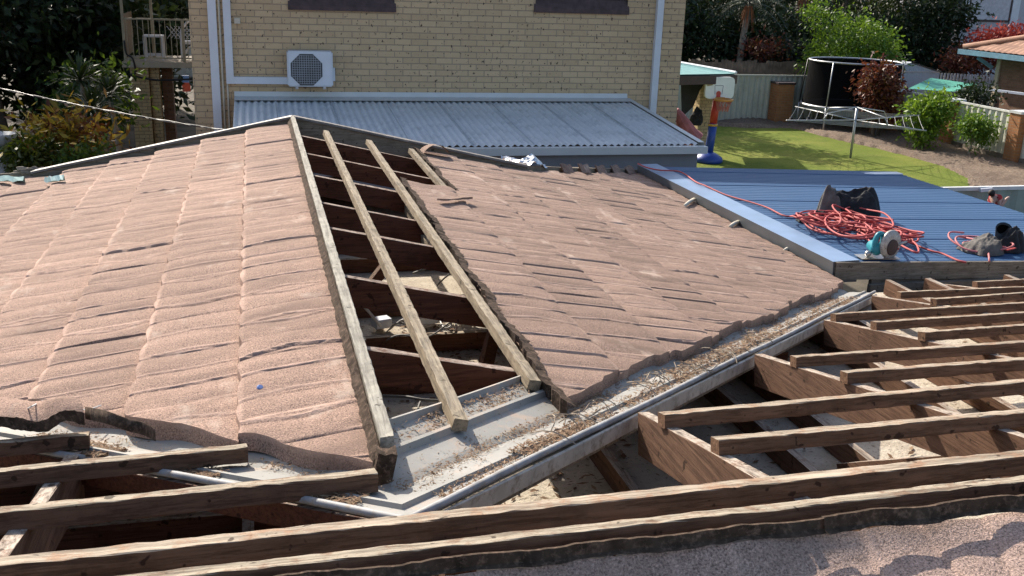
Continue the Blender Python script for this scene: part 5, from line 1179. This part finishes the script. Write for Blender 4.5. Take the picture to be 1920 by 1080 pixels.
def around(base, h, r, seed, k=7, flat=.75, low=.3):
    R = random.Random(seed); x, y, z = base; out = [(x, y, z + h * (1 + low) / 2, r * .62, r * .62, h * (1 - low) * .40)]
    for i in range(k):
        a = 2 * math.pi * i / k + R.uniform(-.4, .4); rr = r * R.uniform(.35, .62); s_ = r * R.uniform(.34, .52); out.append((x + rr * math.cos(a), y + rr * math.sin(a), z + h * (low + (1 - low) * R.uniform(.15, .88)), s_, s_, s_ * flat))
    return out
def tree(name, lab, x, y, h, r, mat, seed, n=6000, size=.22, cat='tree', **k):
    low = k.pop('low', .3); kk = k.pop('k', 8); return plant(name, lab, cat, (x, y, GZ), around((x, y, GZ), h, r, seed, kk, low=low), n, size, mat, seed, **k)
# left: dark trees behind the tiled roof
GL = 'dark trees crowded on the left'
LT = [(-8.6, 24.5, 9.5, 3.3, 'dark', 'dense dark tree filling the far left edge'), (-5.9, 26.5, 9.5, 2.9, 'dark', 'dark tree second from the far left edge'), (-5.2, 31, 8.5, 2.9, 'dark', 'tall dark tree behind the balcony pier'),
      (-9.5, 31, 9, 3.2, 'dark', 'tall dark tree far back at the left edge'), (-2.9, 36.5, 8, 2.2, 'dark', 'dark tree seen above the balcony floor'), (-.6, 38, 8, 2.4, 'dark', 'dark tree seen behind the cane chair'), (-7.0, 39, 9.5, 3.4, 'dark', 'tall dark tree farthest back on the left')]
for i, (x, y, h, r, m, lab) in enumerate(LT): tree('tree', lab, x, y, h, r, m, 200 + i, 12000, .22, trunk_r=.18, low=.10 if y < 30 else .2, k=12)
for i, (x, y, h, r, lab) in enumerate([(-10.6, 27, 5.5, 2.2, 'dark understorey bush at the far left edge'), (-7.4, 28, 5.5, 2.2, 'dark understorey bush left of the spiky yuccas'), (-4.6, 28.4, 5.2, 1.9, 'dark understorey bush directly behind the spiky yuccas'), (-3.6, 34, 5.5, 1.7, 'dark understorey bush behind the timber balcony screen')]):
    tree('dark_bush', lab, x, y, h, r, 'dark', 240 + i, 7000, .30, cat='bush', trunk_r=.1, low=.0, k=10, stems=1)
tree('tree', 'tree behind the brick house that shades the lawn', 12.3, 34.8, 7.2, 2.2, 'mid', 290, 6000, .22, trunk_r=.16, low=.35)
p = aty(188, 158, 22.5); plant('shrub', 'lit glossy shrub beside the balcony pier on the left', 'shrub', (p.x, 22.5, GZ), [(p.x - .1, 22.5, p.z, .62, .6, .5), (p.x + .25, 22.6, p.z - .45, .35, .4, .4), (p.x - .5, 22.3, p.z - .5, .5, .5, .5)], 1700, .17, 'mid', 31, .06)
p = aty(180, 105, 20); 
def spiky(name, lab, head, base, n, L, seed, mat='palm', cat='plant'):
    t = thing(name, lab, cat, base); R = random.Random(seed); b = MB(); base = Vector(base); head = Vector(head)
    b.tube(bez([base, base.lerp(head, .5) + Vector((.08, 0, 0)), head], 4), .06, 7, .045); b.build('stem', MT['bark_pale'], t, smooth=True); b = MB()
    for _ in range(n):
        a = R.uniform(0, 6.28); e = R.uniform(-.35, 1.3); d = Vector((math.cos(a) * math.cos(e), math.sin(a) * math.cos(e), math.sin(e))); s_ = d.cross(Vector((0, 0, 1))).normalized(); l_ = L * R.uniform(.7, 1.1); wd = .022
        m1 = head + d * l_ * .55; tip = head + d * l_ + Vector((0, 0, -.22 * l_)); b.add([head + s_ * wd * .6, m1 + s_ * wd, tip, m1 - s_ * wd, head - s_ * wd * .6], [(0, 1, 2, 3, 4)])
    b.build('leaf_rosette', LM[mat], t, fix=False); return t
for i, (u, v, ub, y, L, lab) in enumerate([(172, 205, 205, 20, .75, 'spiky yucca with the largest rosette, left of the balcony pier'), (205, 178, 218, 21, .6, 'spiky yucca nearest the balcony pier'), (150, 150, 170, 21.5, .75, 'spiky yucca standing highest among the dark trees')]):
    h = aty(u, v, y); g0 = aty(ub, 300, y); spiky('yucca', lab, h, (g0.x, y, GZ), 90, L, 40 + i)
b0 = aty(115, 300, 18.2); P = lambda u, v: aty(u, v, 18.2)
def blob(u, v, y, ru, rv):
    c = aty(u, v, y); e = aty(u + ru, v, y); f_ = aty(u, v - rv, y); return (c.x, c.y, c.z, abs(e.x - c.x), abs(e.x - c.x), abs(f_.z - c.z))
plant('croton', 'croton bush with yellow, orange and dark red leaves behind the tiled roof', 'bush', (b0.x, 18.2, GZ), [blob(120, 258, 18.2, 42, 20), blob(158, 250, 18.0, 26, 18), blob(98, 264, 18.3, 30, 18)], 1500, .19, 'croton', 51, .05, stems=3, asp=.3)
b0 = aty(60, 310, 17.6); plant('bush', 'yellow green leafy bush beside the white birdbath', 'bush', (b0.x, 17.6, GZ), [blob(58, 292, 17.6, 28, 18), blob(78, 284, 17.7, 15, 11), blob(42, 300, 17.5, 20, 16)], 1700, .12, 'yellow', 52, .04, stems=3)
b0 = aty(170, 310, 17.4); plant('bush', 'dark green low bush right of the croton', 'bush', (b0.x, 17.4, GZ), [blob(172, 300, 17.4, 40, 20), blob(140, 308, 17.3, 30, 20)], 1500, .10, 'mid', 53, .04, stems=3)
# bird bath
bp0 = aty(5, 300, 17.8); bbz = GZ + .0; zt = aty(5, 250, 17.8).z; H = zt - bbz
bb = thing('birdbath', 'white concrete birdbath at the far left edge', 'birdbath', (bp0.x, 17.8, GZ)); conc = plain('pale concrete ornament', (.42, .43, .43), .85, var=.2, sc=10)
b = MB(); b.lathe((bp0.x, 17.8, bbz), [(0, 0), (.22, 0), (.24, H * .12), (.15, H * .2), (.13, H * .5), (.10, H * .7), (.13, H * .84), (.16, H * .88)], 20); b.build('pedestal', conc, bb, smooth=True)
b = MB(); b.lathe((bp0.x, 17.8, bbz), [(.1, H * .88), (.2, H * .92), (.24, H * .97), (.25, H), (.22, H), (.0, H * .96)], 24); b.build('bowl', conc, bb, smooth=True)
# right side: trees behind the fences
tree('round_tree', 'bright green rounded tree behind the trampoline', aty(1606, 60, 36.5).x, 36.5, 4.1, 2.15, 'bright', 61, 12000, .16, trunk_r=.12, k=12, low=.2)
RT = [(17.6, 43, 8, 2.6, 'grey', 'grey green tree just right of the brick house'), (20.2, 46, 8.5, 2.6, 'dark', 'dark tree behind the tall palm'), (24.3, 48, 9, 3.2, 'dark', 'dark tree between the palm and the round green tree'), (28.8, 47, 9, 3.4, 'dark', 'large dark tree behind the round green tree'), (33.2, 48, 9, 3.2, 'dark', 'large dark tree left of the white house'),
      (14.6, 46, 8, 2.6, 'mid', 'green tree partly hidden by the brick house corner'), (31.4, 42.5, 5.0, 1.9, 'dark', 'small dark tree behind the picket fence'), (37.5, 58, 10, 4, 'dark', 'dark tree far behind the white house'), (21, 60, 11, 4.5, 'dark', 'tall dark tree at the very back left of centre'), (29, 62, 11, 4.5, 'dark', 'tall dark tree at the very back right of centre')]
for i, (x, y, h, r, m, lab) in enumerate(RT): tree('tree', lab, x, y, h, r, m, 300 + i, 8500, .24, trunk_r=.2, low=.08, k=11)
for i, (x, y) in enumerate([(15.4, 41.2), (18.2, 42), (21.0, 41.4), (23.6, 41.8), (26.6, 43.5), (30, 45)]):
    tree('dark_bush', ['dark bush behind the paling fence, leftmost of the row', 'dark bush behind the paling fence, second from the brick house', 'dark bush behind the paling fence at the foot of the tall palm', 'dark bush at the right end of the paling fence', 'dark bush behind the garden shed roof', 'dark bush behind the picket fence, nearest the white house'][i], x, y, 3.6, 1.9, 'dark', 330 + i, 5000, .26, cat='bush', trunk_r=.08, low=.0, k=9)
def palm(x, y, h, seed, lab, L=2.3, n=15):
    t = thing('palm_tree', lab, 'palm', (x, y, GZ)); R = random.Random(seed); hd = Vector((x + .2, y, GZ + h)); b = MB(); b.tube(bez([(x, y, GZ), (x + .05, y, GZ + h * .5), tuple(hd)], 5), .17, 10, .11); b.build('trunk', MT['bark_pale'], t, smooth=True)
    for k in range(n):
        a = 2 * math.pi * k / n + R.uniform(-.2, .2); e = R.uniform(-.1, .9); b = MB(); d = Vector((math.cos(a), math.sin(a), 0)); pts = []
        for i in range(13):
            q = i / 12; pts.append(hd + d * L * q * math.cos(e * .6) + Vector((0, 0, L * (math.sin(e) * q - (.75 + .3 * (1 - e)) * q * q))))
        b.tube(pts, .022, 4, .006); s0 = Vector((-d.y, d.x, 0))
        for i in range(1, 13):
            for s_ in (1, -1):
                for f_ in (0, .5):
                    p = pts[i - 1].lerp(pts[i], f_); tl = .42 * math.sin(math.pi * (.12 + .85 * (i + f_) / 13)); tip = p + s0 * s_ * tl * .8 + d * tl * .35 + Vector((0, 0, -.35 * tl)); w2 = d * .024; b.add([p - w2, p + w2, tip], [(0, 1, 2)])
        b.build('frond', LM['palm'], t, fix=False)
    b = MB(); R2 = random.Random(seed + 1)
    for k in range(40):
        a = R2.uniform(0, 6.28); p = hd + Vector((.15 * math.cos(a), .15 * math.sin(a), -.1)); q = p + Vector((.2 * math.cos(a), .2 * math.sin(a), -R2.uniform(.5, 1.3))); w2 = Vector((-math.sin(a), math.cos(a), 0)) * .03; b.add([p - w2, p + w2, q], [(0, 1, 2)])
    b.build('dead_fronds', plain('orange dead frond', (.26, .09, .035), .9, var=.3), t, fix=False)
q = aty(1500, 0, 42); palm(q.x, 42, q.z - GZ + .35, 5, 'tall palm with hanging orange dead fronds behind the fences', 2.6)
q = aty(1395, 20, 40); palm(q.x, 40, q.z - GZ + .3, 9, 'palm with pale shining fronds right of the brick house', 2.3)
# shrubs by the fences
def shrub_px(name, lab, base, blobs, n, size, mat, seed, **k): plant(name, lab, k.pop('cat', 'shrub'), base, blobs, n, size, mat, seed, **k)
y = 28.3; g0 = aty(1650, 235, y); shrub_px('copper_shrub', 'copper red shrub in front of the trampoline net', (g0.x, y, GZ), [blob(1650, 150, y, 23, 22), blob(1646, 182, y, 22, 22), blob(1662, 165, y, 20, 22), blob(1634, 158, y, 13, 18), blob(1658, 208, y, 17, 18), blob(1651, 130, y, 15, 11)], 3600, .15, 'copper', 71, trunk_r=.06, stems=3)
g0 = ground(1737, 281); y = g0.y; shrub_px('lime_shrub', 'lime green shrub at the fence left of the small standard tree', g0, [blob(1748, 203, y, 28, 19), blob(1766, 195, y, 20, 16), blob(1725, 207, y, 18, 18), blob(1742, 232, y, 24, 18), blob(1728, 255, y, 16, 16)], 3600, .14, 'lime', 72, trunk_r=.05, stems=3)
g0 = ground(1812, 299); y = g0.y; shrub_px('small_tree', 'small round headed tree on a thin trunk in front of the side fence', g0, [blob(1828, 233, y, 17, 14), blob(1843, 243, y, 12, 14), blob(1815, 236, y, 11, 11), blob(1838, 258, y, 13, 9)], 2200, .12, 'bright', 73, trunk_r=.045, bark='bark_pale', cat='tree')
y = 38.5; g0 = aty(1880, 80, y); shrub_px('red_shrub', 'bright red leaved shrub above the terracotta roof', (g0.x, y, GZ), [blob(1855, 74, y, 24, 14), blob(1888, 68, y, 26, 14), blob(1930, 70, y, 28, 15), blob(1872, 90, y, 30, 20)], 4200, .17, 'red', 74, trunk_r=.08)
y = 36.4; g0 = aty(1435, 110, y); shrub_px('flowering_bush', 'dark red bush peeking over the paling fence', (g0.x, 39.2, GZ), [blob(1425, 88, 39.2, 22, 10), blob(1445, 98, 39.0, 20, 9)], 800, .2, 'copper', 75, trunk_r=.05)
g0 = aty(1475, 110, 39); shrub_px('variegated_bush', 'pale grey green bush above the right end of the paling fence', (g0.x, 39, GZ), [blob(1468, 98, 39, 20, 14), blob(1490, 92, 39, 16, 16)], 900, .2, 'grey', 76, trunk_r=.05)
g0 = aty(1845, 195, 27.5); shrub_px('grey_bush', 'dull grey green bush behind the right end of the side fence', (g0.x, 27.5, GZ), [blob(1835, 180, 27.5, 26, 18), blob(1815, 185, 27.5, 18, 15)], 1200, .14, 'dark', 77, trunk_r=.05)
g0 = aty(1790, 130, 39); shrub_px('dark_bush', 'dark reddish bush between the shed and the brown brick house', (g0.x, 39, GZ), [blob(1825, 120, 39, 34, 20), blob(1800, 112, 39, 26, 20)], 1600, .2, 'copper', 78, trunk_r=.06)
# long far hedge of trees that reads as one mass
b = MB(); Rg = random.Random(3); bl = []
for k in range(80):
    a = math.radians(-62 + 150 * k / 79); d = 85 + Rg.uniform(-8, 8); bl.append((d * math.sin(a), d * math.cos(a), GZ + 4 + Rg.uniform(-1, 1), 4.5, 3.5, 5.0))
leaves(b, bl, 16000, .9, 99, clump=10, shell=.3); o = b.build('far_trees', LM['dark'], None, fix=False); tag(o, 'far belt of dark trees closing the view', 'trees', kind='stuff')
